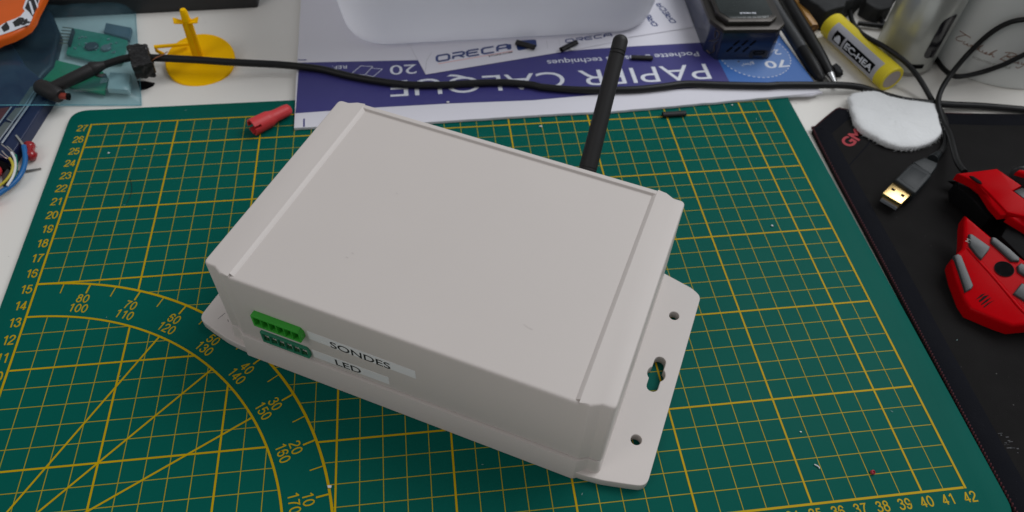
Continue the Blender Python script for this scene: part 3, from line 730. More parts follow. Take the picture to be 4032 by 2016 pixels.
mb.tube(smooth_path([sw(.15, 1.15), sw(.5, 1.4), sw(.85, 1.75), sw(.9, 2.15), sw(.5, 2.2), sw(.6, 1.7)], .1), .05, 6, squash=.4)
mb.tube(smooth_path([sw(.95, 1.55), sw(.75, 1.2), sw(.85, .75), sw(.55, .42), sw(.2, .45)], .1), .06, 6, squash=.4)
mb.build('swirl', mat('dull_brown_paint', (0.10, 0.075, 0.065), 0.4), vp)

# ================================================================== pens and pencil
def rod(name, label, cat, a, b, prof_parts):
    a, b = Vector(a), Vector(b); d = b - a; t = thing(name, label, cat, tuple(b))
    for part, m, prof, n in prof_parts: MB().lathe(prof, a, d, n).build(part, m, t)
    return t
pa, pb = Vector((45.30,36.57,0.85)), Vector((46.20,27.36,0.25)); L_ = (pb - pa).length
rod('ballpoint_pen', 'grey barrelled pen with a black grip, left of the two pens by the folder', 'pen', pa, pb, [
    ('barrel', PENG, [(0.0, -4), (.42, -4), (.44, 0), (.45, L_ * .45), (.46, L_ * .655)], 24),
    ('grip', PENB, [(.45, L_ * .655), (.47, L_ * .66), (.46, L_ * .85), (.36, L_ * .95), (.22, L_ * .985), (.08, L_), (0, L_)], 24)])
pa, pb = Vector((47.13,37.41,0.25)), Vector((47.18,27.39,-0.02)); L_ = (pb - pa).length
rod('ballpoint_pen', 'black pen with a silver tip, right of the two pens by the folder', 'pen', pa, pb, [
    ('barrel', PENB, [(0.0, -4), (.44, -4), (.46, 0), (.50, L_ * .5), (.48, L_ * .72), (.42, L_ * .84), (.34, L_ * .915)], 24),
    ('silver_tip', STEEL, [(.33, L_ * .915), (.31, L_ * .92), (.20, L_ * .985), (.10, L_ * 1.02), (0, L_ * 1.03)], 20)])
pa, pb = Vector((47.79,37.53,0.15)), Vector((47.95,33.41,0.12)); L_ = (pb - pa).length
rod('pencil', 'ochre hexagonal pencil with its wooden end towards the yellow battery', 'pencil', pa, pb, [
    ('shaft', WOOD, [(0.0, -4), (.40, -4), (.41, L_ - .04), (.38, L_)], 6),
    ('wood_end', WOODE, [(.36, L_ - .02), (.36, L_ + .012), (.12, L_ + .014), (.11, L_ - .05), (0, L_ - .05)], 6)])

# ================================================================== yellow battery
ba, bb = Vector((48.985, 33.19, 0.6)), Vector((50.66, 26.78, 0.6)); bd = (bb - ba); BL = bd.length; bd.normalize()
bat = thing('battery_cell', 'yellow cylindrical battery with grey label reading EC-HEA lying on the desk', 'battery', ((ba + bb) / 2).to_tuple()[:2] + (DZ,))
mb = MB(); mb.lathe([(0.0, 0.0), (.55, 0.0), (.80, .02), (.885, .09), (.9, .2), (.9, BL - .16), (.885, BL - .05), (.84, BL), (.66, BL), (.655, BL - .03), (0, BL - .03)], ba, bd, 48)
mb.build('sleeve', BATY, bat)
mb = MB(); mb.lathe([(0, BL - .035), (.655, BL - .035), (.64, BL - .012), (0, BL - .012)], ba, bd, 40); mb.build('end_cap', BATE, bat)
side = Vector((-bd.y, bd.x, 0)).normalized(); side = -side if side.x > 0 else side      # towards the lower left
def cyl(t, a, r):   # t along the cell, a angle from the top towards the camera side
    return ba + bd * t + (Vector((0, 0, 1)) * math.cos(a) + side * math.sin(a)) * r
def cyl_patch(mb, t0, t1, a0, a1, r, nt=10, na=10, cut=None):
    rows = []
    for i in range(na + 1):
        a = a0 + (a1 - a0) * i / na; rows.append([cyl(t0 + (t1 - t0) * k / nt, a, r) for k in range(nt + 1)])
    mb.grid(rows)
mb = MB(); cyl_patch(mb, 0.95, BL - 0.75, 0.42, 2.2, 0.904); lab = mb.build('grey_label', BATG, bat)
mb = MB(); cyl_patch(mb, 1.40, 2.35, 0.92, 1.75, 0.908); cyl_patch(mb, 2.55, BL - 1.1, 0.92, 1.72, 0.908); mb.build('black_panel', BLACKP, lab)
mb = MB()
mb.text('EC-HEA', None, w=BL - 1.1 - 2.70, h=0.42, fat=0.03, wrap=lambda x, y, z: cyl(2.66 + x, 1.56 - y / 0.9, 0.915 + z))
rows = [[cyl(1.58 + .58 * k / 5, 1.66 - (.18 + .38 * math.sin(math.pi * (k + .4) / 5.8)) * j / 3, 0.913) for k in range(6)] for j in range(4)]
mb.grid(rows)
mb.build('lettering', WPRINT, lab, smooth=0)

# ================================================================== silver vape tube
sv = thing('silver_tube', 'silver cylindrical vape with a dark window slot and a shiny button standing on the desk', 'vape device', (53.2, 30.0, DZ))
SX, SY, SR = 53.2, 30.0, 2.0
mb = MB(); mb.lathe([(0, .34), (SR - .02, .34), (SR, .37), (SR, 8.6), (SR - .02, 8.62), (SR, 8.65), (SR, 11.5), (SR - .1, 11.6), (0, 11.6)], (SX, SY, DZ), (0, 0, 1), 72); mb.build('barrel', SILV, sv)
mb = MB(); mb.lathe([(0, 0), (SR - .12, 0), (SR - .05, .05), (SR - .05, .36), (0, .36)], (SX, SY, DZ), (0, 0, 1), 64); mb.build('base_ring', GREYR, sv)
def scyl(a, z, r=SR): return (SX + r * math.cos(a), SY + r * math.sin(a), z)
def stube_patch(name, m, outline, r, n=1):
    """outline in (azimuth degrees, z) bent round the tube"""
    mb = MB(); b = bmesh.new(); c = MB(); c.curve([outline], -0.01, 0.03); bmesh.ops.triangulate(c.bm, faces=c.bm.faces[:])
    for _ in range(3): bmesh.ops.subdivide_edges(c.bm, edges=[e for e in c.bm.edges if e.calc_length() > 0.35], cuts=1)
    for v in c.bm.verts: v.co = Vector(scyl(v.co.x / r, v.co.y, r + v.co.z))
    bmesh.ops.recalc_face_normals(c.bm, faces=c.bm.faces[:]); return c.build(name, m, sv)
AZ = math.radians(230.33)           # side that faces the camera
def sp(deg, z): return ((AZ + math.radians(deg)) * SR, z)
stube_patch('window_slot', WINDOW, rounded([sp(36, 1.25), sp(62, 1.25), sp(62, 4.6), sp(36, 4.2)], [.6, .2, .2, .6], 6), SR)
stube_patch('fire_button', CHROME, rounded([sp(30, 6.0), sp(66, 6.0), sp(66, 7.0), sp(30, 6.9)], .35, 6), SR)
stube_patch('usb_port', BLACKP, rounded([sp(22, 0.42), sp(48, 0.42), sp(48, 0.72), sp(22, 0.72)], .1, 4), SR)
stube_patch('drip_button', CHROME, rounded([sp(40, 7.9), sp(80, 7.9), sp(80, 9.4), sp(40, 9.4)], .4, 6), SR)

# ================================================================== candle
cn = thing('candle_tin', 'large white round scented candle with copper handwriting at the right edge', 'candle', (60.84, 31.9, DZ))
CX, CY, CR = 60.84, 31.91, 5.86
mb = MB(); mb.lathe([(0, 0), (CR - .2, 0), (CR - .03, .06), (CR, .2), (CR, 9.5), (CR - .1, 9.6), (CR - .3, 9.6), (CR - .3, 8), (0, 8)], (CX, CY, DZ), (0, 0, 1), 96); mb.build('jar', CANDLE, cn)
def ccyl(arc, z, off):
    a = arc / CR; return Vector((CX + (CR + off) * math.cos(a), CY + (CR + off) * math.sin(a), z))
def caz(px): return math.radians(px)
SCRIPT = [  # pen strokes of the copper handwriting, in letter units
    [(0.0, 1.05), (.4, 1.02), (.95, .98)], [(.55, 1.0), (.25, .6), (.05, .25), (.12, .02), (.4, .1), (.6, .25)],
    [(.72, .35), (.68, .08), (.85, .05), (1.0, .32), (.98, .08), (1.08, .06)], [(1.12, .06), (1.25, .32), (1.3, .3), (1.28, .06)], [(1.32, .2), (1.45, .34), (1.55, .28)],
    [(1.62, .05), (1.75, .45), (1.95, .85), (1.85, .5), (1.72, .1), (1.9, .35), (1.8, .2), (2.05, .05)], [(2.15, .32), (2.12, .06), (2.25, .1)],
    [(2.3, .08), (2.45, .32), (2.42, .1), (2.3, .05), (2.5, .08)], [(2.55, .05), (2.75, .5), (2.95, .9), (2.8, .5), (2.66, .05), (2.85, .32), (2.9, .06), (3.05, .1)],
    [(3.45, .0), (3.65, .5), (3.85, .98)], [(3.5, .92), (3.9, 1.08), (4.3, 1.0), (4.1, .7), (3.75, .55), (4.1, .45), (4.15, .15), (3.7, .02), (3.5, .08)],
    [(4.5, .3), (4.4, .08), (4.6, .1), (4.72, .3), (4.7, .06), (4.85, .08)], [(4.95, .32), (4.95, .1), (5.1, .1), (5.2, .32), (5.1, -.2), (4.9, -.45), (4.75, -.35)]]
AZS = (-2.645, -1.978, -2.382)
mb = MB()
for st in SCRIPT:
    pts = [ccyl((AZS[0] + (AZS[1] - AZS[0]) * x / 4.4) * CR, 1.86 - x * .04 + y * .62, .006) for x, y in st]
    mb.tube(smooth_path(pts, .07), .028, 5, squash=1.0)
mb.build('handwriting', COPPER, cn, smooth=60)
mb = MB(); mb.text('SCENTED CANDLE', None, w=2.42, h=0.15, fat=.02, wrap=lambda x, y, z: ccyl(AZS[2] * CR + x, 1.22 + y, .008 + z)); mb.build('small_lettering', GREYT, cn, smooth=0)

# ================================================================== cables
def cable(name, label, pts, r, m=CABLE, step=.3):
    p = smooth_path(pts, step); mb = MB(); mb.tube(p, r, 14)
    o = mb.build(name, m, loc=(pts[0][0], pts[0][1], DZ), smooth=60); meta(o, label, 'cable'); return o
main = [(0.22,31.23,1.15),(1.61,31.80,1.20),(3.21,31.84,1.10),(5.65,31.66,0.95),(7.64,31.47,0.82),(9.78,31.32,0.68),(10.93,31.29,0.56),(12.29,31.09,0.48),(13.60,30.75,0.44),(15.06,30.08,0.42),(16.77,29.44,0.42),(18.81,28.87,0.42),(20.87,28.66,0.42),(22.94,28.67,0.42),(25.03,28.60,0.42),(26.92,28.21,0.42),(27.35,27.98,0.42),(29.40,27.55,0.42),(31.48,27.35,0.42),(33.60,27.27,0.42),(35.44,27.42,0.42),(36.92,27.56,0.42),(39.40,27.27,0.42),(42.25,26.98,0.42),(42.87,27.01,0.42),(45.42,26.85,0.40),(47.33,26.81,0.30),(48.68,26.64,0.15),(49.88,25.88,0.10),(51.03,25.15,0.15),(52.40,24.66,0.25),(53.89,24.51,0.15),(56.18,24.36,0.00),(58.83,23.88,-0.06),(63.12,23.03,-0.06)]
cab = thing('power_cable', 'long black cable crossing the whole desk, ending left in an angled power plug', 'cable', (main[0][0], main[0][1], DZ))
MB().tube(smooth_path(main, .3), .235, 16).build('cord', CABLE, cab, smooth=60)
mb = MB()
g0, g1 = Vector((-2.63,29.23,0.95)), Vector((-0.35,30.86,1.15)); gd = g1 - g0; GL = gd.length
mb.lathe([(0, -.02), (.30, 0), (.36, .08), (.38, GL * .5), (.40, GL * .96), (.36, GL), (0, GL)], g0, gd, 24)
k0 = Vector((-0.44,30.86,1.15)); k1 = Vector((0.42,31.35,1.15))
mb.lathe([(.40, 0), (.44, .15), (.34, .45), (.26, .75), (.22, 1.0)], k0, k1 - k0, 20)
h0, h1 = Vector((-3.10,29.56,1.00)), Vector((-1.85,28.81,0.80)); hd = h1 - h0; HL = hd.length
mb.lathe([(0, -.30), (.30, -.26), (.44, -.1), (.50, .15), (.50, HL * .6), (.44, HL * .95), (.38, HL), (0, HL)], h0, hd, 28)
mb.build('plug', RUBBER, cab, smooth=50)
mb = MB(); t0 = h1 - hd.normalized() * .1; t1 = Vector((-1.37,28.85,0.70)); mb.lathe([(.20, 0), (.20, (t1 - t0).length * .72), (0, (t1 - t0).length * .72)], t0, t1 - t0, 20)
mb.build('plug_barrel', mat('red_ring', (0.26, 0.035, 0.02), 0.35, metal=0.2), cab)
mb = MB(); l_ = (t1 - t0).length; mb.lathe([(.205, l_ * .70), (.215, l_ * .72), (.215, l_), (.13, l_ + .005), (.12, l_ - .15), (0, l_ - .15)], t0, t1 - t0, 20); mb.build('plug_tip', BLACKP, cab)
mb = MB()
mb.tube(smooth_path([(-0.61,31.36,1.05),(-0.35,30.85,0.90),(-0.02,30.68,0.80),(0.28,30.90,0.62)], .1), .14, 8, squash=.5); mb.build('cable_tie', RUBBER, cab)
# block of black tape on the cord
tb = thing('ferrite_block', 'rough black block clamped round the cable beside the blue bag', 'ferrite block', (1.76,32.62,-0.30))
base = [(1.47,32.68,1.55),(2.67,32.77,1.55),(3.37,30.60,1.55),(2.23,30.35,1.55)]
mb = MB(); mb.plate3([tuple(p) for p in base], .95, .08, seg=2)
for _ in range(5): bmesh.ops.subdivide_edges(mb.bm, edges=[e for e in mb.bm.edges if e.calc_length() > .14], cuts=1); bmesh.ops.triangulate(mb.bm, faces=[f for f in mb.bm.faces if len(f.verts) > 4])
for v in mb.bm.verts: v.co += Vector((noise.noise(v.co * 3.1), noise.noise(v.co * 3.1 + Vector((9, 0, 0))), noise.noise(v.co * 2.7 + Vector((0, 7, 0))))) * .10 + Vector((noise.noise(v.co * 8), noise.noise(v.co * 8 + Vector((9, 0, 0))), noise.noise(v.co * 8 + Vector((0, 9, 0))))) * .05
mb.build('block', FOAM, tb)
wisp = MB(); wisp.tube(smooth_path([(3.12,31.41,1.20),(3.41,31.52,1.35),(3.79,31.71,1.40),(4.09,31.89,1.50)], .1), .03, 5); wisp.build('copper_strand', COPW, tb)
# mouse cable: loops on the right
loop = [(50.19,17.15,1.60),(50.61,18.46,1.20),(52.03,21.40,0.50),(52.37,22.76,0.35),(52.66,24.19,0.55),(53.20,25.15,0.80),(54.35,26.36,1.10)] + [(55.86,27.64,1.54),(56.30,27.46,3.20),(56.75,27.11,4.31),(57.35,26.59,4.98),(58.43,25.92,5.23),(59.50,25.59,4.39),(59.14,25.78,3.38),(58.49,26.11,2.64),(57.82,26.48,1.60),(56.99,27.10,0.51)] + [(55.38,26.95,0.45),(55.23,27.94,0.20),(55.42,29.28,0.00)] + [(55.4, 31.6, 0.0), (54.0, 33.2, 0.0), (51.6, 34.0, 0.0)] + [(53.37,33.60,0.00),(53.51,34.75,0.00),(53.68,35.72,0.00),(54.30,37.70,0.00),(55.03,39.77,0.00)]
c2 = cable('mouse_cable', 'thin black cable looping in front of the candle down to the red mouse', loop, .17)
c3 = cable('usb_cable', 'thin black cable curving over the yellow battery down to the gold plug', [(52.88,38.68,0.00),(52.20,36.96,0.00),(51.29,34.99,0.30),(50.34,32.53,0.90),(49.97,30.54,1.45),(50.66,28.79,1.66),(51.58,27.54,1.40),(52.36,26.67,0.80),(52.74,25.74,0.35),(52.92,25.10,0.10),(53.02,24.33,0.05),(52.83,23.07,0.05)] + [(52.02,21.57,0.20),(51.51,20.75,0.20),(50.73,19.98,0.35)], .17)

# ================================================================== USB plug
us = thing('usb_plug', 'black usb plug with a gold plated shell lying on the mouse pad', 'usb plug', (48.11,18.03,0.10))
mb = MB(); mb.plate3([(46.32,17.40,0.85),(47.06,16.48,0.85),(46.02,15.74,0.85),(45.33,16.62,0.85)], .42, .02); mb.build('metal_shell', GOLD, us)
mb = MB(); mb.plate3([(45.65,16.77,0.55),(46.23,16.05,0.55),(45.89,15.68,0.55),(45.28,16.46,0.55)], .18, .01); mb.build('tongue', USBT, us)
mb = MB()
mb.plate3([(45.91,16.96,0.87),(46.20,17.16,0.87),(46.30,17.00,0.87),(46.17,16.79,0.87),(45.98,16.67,0.87)], .03); mb.bm.free(); mb.bm = bmesh.new()
for s in ([(45.92,16.87,0.86),(46.06,16.97,0.86),(46.19,16.81,0.86),(46.04,16.68,0.86)], [(46.26,16.37,0.86),(46.40,16.47,0.86),(46.53,16.31,0.86),(46.36,16.18,0.86)]): mb.plate3(s, .012)
mb.build('shell_slot', BLACKP, us)
mb = MB(); mb.plate3([(46.33,17.43,1.05),(47.73,18.48,1.05),(48.09,18.68,1.05),(48.72,17.81,1.05),(48.65,17.54,1.05),(47.08,16.28,1.05),(46.93,16.38,1.05)], .75, .10, seg=3)
mb.plate3([(48.15,18.82,0.95),(49.08,19.15,0.95),(49.65,18.62,0.95),(49.44,18.32,0.95),(48.71,17.67,0.95)], .5, .1, seg=3)
mb.build('grip', USBB, us)
mb = MB(); mb.plate3([(46.65,17.45,1.06),(47.88,18.38,1.06),(48.42,17.65,1.06),(47.14,16.60,1.06)], .02, .008); mb.build('grip_panel', USBB, us)
mb = MB()
rel = [(49.71,19.18,0.68),(50.03,19.44,0.60),(50.42,19.74,0.50)]
for k in range(4):
    a = Vector(rel[0]) + (Vector(rel[2]) - Vector(rel[0])) * (k / 3.2); d = Vector(rel[2]) - Vector(rel[0]); mb.lathe([(0, 0), (.30 - .03 * k, 0), (.31 - .03 * k, .05), (.30 - .03 * k, .12), (0, .12)], a, d, 18)
mb.build('strain_relief', USBB, us)

# ================================================================== mouse pad and cotton pad
mp = thing('mouse_pad', 'black cloth mouse pad with red stitched edge right of the cutting mat', 'mouse pad', (55, 12, DZ))
edge = [(43.93,23.00),(44.12,23.34),(46.20,24.88),(46.54,24.92),(47.12,24.76)] + [(48.2, 24.55), (53.0, 24.0), (58, 23.5), (75, 22.3), (75, -14), (44.0, -14)] + [(43.66, -1.2), (43.70, 6), (43.80, 13.0), (43.84, 19)]
mb = MB(); mb.prism(rounded(edge, .15, 2), DZ + .01, 0.0, .05); mb.build('cloth', CLOTH, mp)
mb = MB()
left = [(44.0, -10), (43.72, -1.2), (43.76, 6), (43.86, 13.0), (43.90, 19)] + [(44.00,22.97),(44.20,23.29)] + [(46.20,24.82),(46.55,24.86),(47.11,24.71)] + [(48.2, 24.5), (53.0, 23.92), (58, 23.4), (70, 22.6)]
path = smooth_path([(x, y, 0) for x, y in left], .5)
rows = []
for i, p in enumerate(path):
    d = (path[min(i + 1, len(path) - 1)] - path[max(i - 1, 0)]).normalized(); nrm = Vector((d.y, -d.x, 0))
    w = 1.05
    wob = .05 * noise.noise((i * .35, 0, 0))
    rows.append([p + nrm * (w * t) + Vector((0, 0, .012 + (.07 + wob * .5) * math.sin(math.pi * min(1, t * 1.0)) ** .7 if 0 < t < 1 else .004)) for t in (0, .15, .35, .6, .85, 1.0)])
mb.grid(rows); mb.build('hem', HEM, mp, smooth=80)
mb = MB()
k = 0
for a, c in zip(path, path[1:]):
    if k > 90: break
    d = (c - a); n_ = 3
    for j in range(n_):
        q = a + d * (j / n_); e = a + d * ((j + .7) / n_); sdn = Vector((d.y, -d.x, 0)).normalized() * .05
        mb.tube([q - sdn + Vector((0, 0, -.06)), (q + e) / 2 - sdn * .6 + Vector((0, 0, .02)), e + sdn * .4 + Vector((0, 0, .0))], .038, 5)
    k += 1
mb.build('stitching', STITCH, mp)
mb = MB(); tx = Vector((45.66,21.20,0.03)); ty = Vector((47.35,22.44,0.03)); dt = ty - tx
mb.text('GMB', flat(tx.x, tx.y, 0.02, math.degrees(math.atan2(dt.y, dt.x))), w=dt.length * 1.25, h=.82, fat=.03); mb.build('lettering', REDTAG, mp, smooth=0)
mb = MB(); mb.tube(smooth_path([(47.47,21.99,0.00),(46.44,21.04,0.00),(45.56,20.28,0.00),(44.88,19.68,0.00)], .3), .04, 6, squash=.4); mb.build('crease', HEM, mp)

ct = MB()
outc = [(47.21,25.53),(46.90,24.29),(46.68,23.21),(46.93,22.18),(47.38,21.66),(47.68,21.21),(48.46,20.76),(49.31,20.61),(50.50,20.89),(51.45,21.46),(51.84,21.91),(52.08,22.61),(52.41,23.58),(52.80,24.41),(51.84,24.65),(50.73,25.07),(49.91,25.42),(49.08,25.97),(48.17,25.95),(47.71,25.94)]
oc = smooth_path([(x, y, 0) for x, y in outc + outc[:1]], .25)[:-1]
cen = sum(oc, Vector()) / len(oc)
rings = []
for s, z in ((.985, .02), (1.0, .12), (1.0, .30), (.985, .40), (.95, .46), (.88, .49), (.7, .52), (.45, .50), (.2, .51)):
    ring = []
    for p in oc:
        q = cen + (p - cen) * s; f = .07 * noise.noise(q * 2.3 + Vector((0, 0, z))) + .06 * noise.noise(q * 6)
        ring.append(ct.bm.verts.new((q.x + f * (1 if s > .9 else .2), q.y + f * .7 * (1 if s > .9 else .2), z + (.08 * noise.noise(q * .9) + .05 * noise.noise(q * 3.2)) * (1 if z > .35 else 0))))
    rings.append(ring)
for a, c in zip(rings, rings[1:]):
    for k in range(len(a)): ct.bm.faces.new((a[k], a[(k + 1) % len(a)], c[(k + 1) % len(a)], c[k]))
ct.bm.faces.new(rings[0][::-1]); top = ct.bm.faces.new(rings[-1]); bmesh.ops.triangulate(ct.bm, faces=[top])
bmesh.ops.recalc_face_normals(ct.bm, faces=ct.bm.faces[:])
for _ in range(800):       # loose fibres round the rim
    p = random.choice(oc); d = (p - cen).normalized(); a = random.uniform(-.9, .9); d = Vector((d.x * math.cos(a) - d.y * math.sin(a), d.x * math.sin(a) + d.y * math.cos(a), 0))
    z = random.uniform(.02, .44); l = random.uniform(.04, .11) if random.random() < .95 else random.uniform(.12, .25)
    ct.tube([Vector((p.x, p.y, z)) - d * .05, Vector((p.x, p.y, z + random.uniform(-.04, .06))) + d * l * .6, Vector((p.x, p.y, z + random.uniform(-.06, .08))) + d * l], .0055, 3, caps=False)
o = ct.build('cotton_pad', COTTON, loc=(cen.x, cen.y, 0.0), smooth=70); meta(o, 'white fluffy cotton pad lying on the corner of the black mouse pad', 'cotton pad')

# ================================================================== red mouse
ms = thing('computer_mouse', 'angular red gaming mouse with silver buttons on the black mouse pad', 'computer mouse', (51.09,12.67,0.00))
mb = MB()   # black chassis under the shells
mb.prism([(50.59,17.51),(51.34,17.56),(51.66,14.47),(49.76,14.59),(49.21,13.72),(48.49,12.59),(47.77,11.98),(47.32,9.81),(47.40,9.10),(48.67,8.11),(51.21,8.04),(57.14,17.58),(53.41,16.65),(51.96,17.33)], 0.1, 0.5, .1)
mb.prism([(49.62,16.76),(50.35,16.79),(50.78,13.80),(49.82,13.69),(49.61,15.57),(49.28,16.01)], 0.4, 1.5, .08)
mb.prism([(50.06,16.51),(51.66,16.82),(55.80,16.58),(51.39,9.49),(50.05,10.33),(49.60,12.24),(51.00,13.59)], 0.9, 1.75, .1)
mb.build('chassis', BLACKP, ms)
mb = MB(); mb.plate3([(49.18,16.61,2.10),(49.99,16.44,2.35),(51.04,16.23,2.70),(51.56,14.73,2.85),(50.97,14.51,2.75),(51.22,13.61,2.85),(52.58,12.77,2.90),(52.02,11.65,2.70),(50.85,12.72,2.60),(50.12,13.28,2.45),(50.09,14.71,2.30),(49.93,15.54,2.25),(49.58,16.17,2.15)], .5, .05, seg=3)
mb.build('button_shell', MRED, ms)
mb = MB(); mb.plate3([(49.18,16.55,2.02),(49.62,16.18,2.08),(49.93,15.53,2.17),(50.04,14.69,2.22),(50.15,13.38,2.36),(50.09,13.20,2.34),(49.88,13.30,2.20),(49.87,14.10,2.10),(50.03,15.32,2.00),(49.83,15.97,1.95)], .35, .09, seg=3); mb.build('button_lip', MRED, ms)
mb = MB(); mb.plate3([(49.58,16.18,2.32),(49.76,16.10,2.35),(49.96,15.66,2.38),(49.93,15.47,2.36),(49.76,15.62,2.33),(49.60,16.05,2.30)], .05, .01); mb.build('shell_slot', BLACKP, ms)
mb = MB(); mb.plate3([(50.12,13.07,2.35),(51.01,12.83,2.45),(52.18,11.76,2.55),(51.69,10.71,2.30),(50.87,12.33,2.20)], .45, .08, seg=3); mb.build('palm_shell', MRED, ms)
mb = MB(); mb.plate3([(51.04,14.48,2.74),(51.53,14.62,2.80),(52.53,13.98,2.90),(51.95,13.02,2.90),(51.25,13.64,2.84)], .3, .04); mb.build('scroll_cover', MSIL, ms)
mb = MB(); mb.lathe([(0, 0), (.55, 0), (.75, .1), (.75, .8), (.55, .9), (0, .9)], (52.22,15.58,2.30), (Vector((54.09,15.91,2.30)) - Vector((52.22,15.58,2.30))), 28); mb.build('scroll_wheel', MSIL, ms)
mb = MB(); mb.plate3([(51.65,15.62,3.00),(51.85,15.70,3.10),(53.08,15.19,3.20),(53.01,14.98,3.10),(52.01,15.38,3.00)], .25, .06); mb.build('side_button', MRED, ms)
panel = [(48.29,13.76,1.90),(48.96,12.15,1.86),(49.85,10.53,1.88),(50.97,9.23,1.99),(49.93,7.02,1.49),(48.57,7.12,1.18),(47.83,7.21,1.02),(47.35,7.58,0.95),(46.36,8.49,0.83),(46.28,9.08,0.88),(46.39,10.37,1.06),(46.56,11.24,1.20),(46.72,11.47,1.27),(47.38,11.89,1.47),(47.66,12.42,1.60),(48.07,13.37,1.80)]
mb = MB(); mb.plate3(panel, .75, .16, seg=4); mb.build('thumb_shell', MRED, ms, smooth=60)
crease = [(47.61,11.82,1.52),(47.79,11.10,1.47),(48.10,9.94,1.41),(48.33,8.92,1.34),(48.60,7.83,1.28),(49.01,7.12,1.29)]
mb = MB(); mb.tube(smooth_path(crease, .2), .10, 8, squash=.35); mb.build('shell_ridge', MRED, ms, smooth=80)
def pbtn(nm, pts, m, th=.12, bev=.05):
    mb = MB(); mb.plate3(pts, th + .1, bev, seg=3); return mb.build(nm, m, ms)
pbtn('thumb_button', [(47.87,12.50,1.82),(48.01,12.46,1.85),(48.52,11.53,1.86),(48.40,11.37,1.81),(47.86,10.94,1.63),(47.75,11.20,1.64),(47.65,11.84,1.69)], MSIL)
pbtn('thumb_button', [(46.70,11.48,1.41),(46.95,11.53,1.47),(47.04,11.35,1.47),(46.90,9.63,1.24),(46.77,9.48,1.19),(46.43,9.38,1.10)], MSIL)
pbtn('thumb_button', [(48.84,12.07,1.97),(49.00,12.01,2.00),(49.38,11.17,1.99),(49.58,10.62,1.97),(49.49,10.43,1.93),(49.17,10.54,1.87),(48.72,11.81,1.91)], MSIL)
pbtn('thumb_button', [(49.29,10.20,1.86),(49.51,10.31,1.92),(50.34,9.44,2.01),(49.97,8.66,1.83),(49.21,9.89,1.80)], MSIL)
pbtn('thumb_button', [(48.49,8.80,1.48),(49.08,9.25,1.68),(49.95,8.60,1.80),(49.53,7.69,1.60),(48.87,8.23,1.51)], MSIL)
hc = [(48.70,10.22,1.61)]; mb = MB()
hn = [(47.95,9.69,2.37)]; a_ = [(48.29,13.76,1.90),(47.72,7.24,1.00),(46.55,11.24,1.20)]
nv = (Vector(a_[1]) - Vector(a_[0])).cross(Vector(a_[2]) - Vector(a_[0])); nv = nv if nv.z > 0 else -nv
mb.lathe([(0, 0), (.45, 0), (.46, .015), (.42, .02), (.40, -.0), (0, -.0)], Vector(hc[0]) - nv.normalized() * .006, nv, 28); mb.build('screw_recess', BLACKP, ms)
mb = MB()
for q in ([(46.76,8.91,0.99),(47.12,9.12,1.10),(47.35,9.15,1.15),(47.10,9.01,1.08)], [(46.88,8.83,1.00),(47.21,9.02,1.10),(47.47,9.02,1.17),(47.17,8.86,1.08),(46.89,8.74,1.00)], [(46.90,8.62,0.99),(47.25,8.81,1.09),(47.51,8.87,1.16),(47.24,8.70,1.07),(46.92,8.58,0.98)], [(46.95,8.46,0.98),(47.24,8.62,1.06),(47.58,8.70,1.15),(47.28,8.57,1.07),(46.98,8.42,0.98)]): mb.plate3(q, .008)
mb.build('claw_mark', BLACKP, ms, smooth=0)
mb = MB(); nq = [(47.56,11.90,1.82),(47.70,12.03,1.87)]; mb.text('M', basis(nq[0], Vector(nq[1]) - Vector(nq[0]), Vector(nv).cross(Vector(nq[1]) - Vector(nq[0]))), w=.2, h=.2, fat=.0); mb.build('button_mark', GREYT, ms, smooth=0)

# ================================================================== red wire cap
c0, c1 = Vector((9.62,25.42,0.50)), Vector((11.66,27.04,0.42)); d = c1 - c0; CL = d.length
rc = thing('plug_sleeve', 'red slotted plastic plug sleeve lying on the mat beside the folder', 'plug sleeve', (c0.x, c0.y, 0))
mb = MB()
prof = [(.40, .0), (.51, .0), (.52, .03), (.505, CL * .40), (.49, CL * .47), (.42, CL * .53), (.375, CL * .62), (.36, CL * .93), (.32, CL * 1.0), (.20, CL * 1.035), (0, CL * 1.04)]
n = 40; x, y, dd = frame_of(d); b = mb.bm
def slot(k, h): return False
ringsO = [[b.verts.new(c0 + dd * h + x * (r * math.cos(2 * math.pi * k / n)) + y * (r * math.sin(2 * math.pi * k / n))) for k in range(n)] for r, h in [(.52, 0), (.52, .22), (.52, .42)] + prof[3:-1]]
ringsI = [[b.verts.new(c0 + dd * h + x * (r * math.cos(2 * math.pi * k / n)) + y * (r * math.sin(2 * math.pi * k / n))) for k in range(n)] for r, h in [(.41, 0), (.41, .22), (.41, .42), (.40, CL * .5)]]
def slotted(k): return any(((k - s) % n) in (0, 1) for s in (3, 16, 27, 36))
for lst in (ringsO, ringsI):
    for i, (a, c) in enumerate(zip(lst, lst[1:])):
        for k in range(n):
            if i < 2 and slotted(k): continue
            b.faces.new((a[k], a[(k + 1) % n], c[(k + 1) % n], c[k]))
for k in range(n):
    if not slotted(k): b.faces.new((ringsO[0][k], ringsO[0][(k + 1) % n], ringsI[0][(k + 1) % n], ringsI[0][k]))
    else: b.faces.new((ringsO[2][k], ringsO[2][(k + 1) % n], ringsI[2][(k + 1) % n], ringsI[2][k]))
    if slotted(k) != slotted(k - 1):
        for i in (0, 1): b.faces.new((ringsO[i][k], ringsO[i + 1][k], ringsI[i + 1][k], ringsI[i][k]))
b.faces.new(ringsO[-1]); b.faces.new(ringsI[-1])
bmesh.ops.recalc_face_normals(b, faces=b.faces[:])
mb.build('sleeve', REDP, rc, smooth=45)

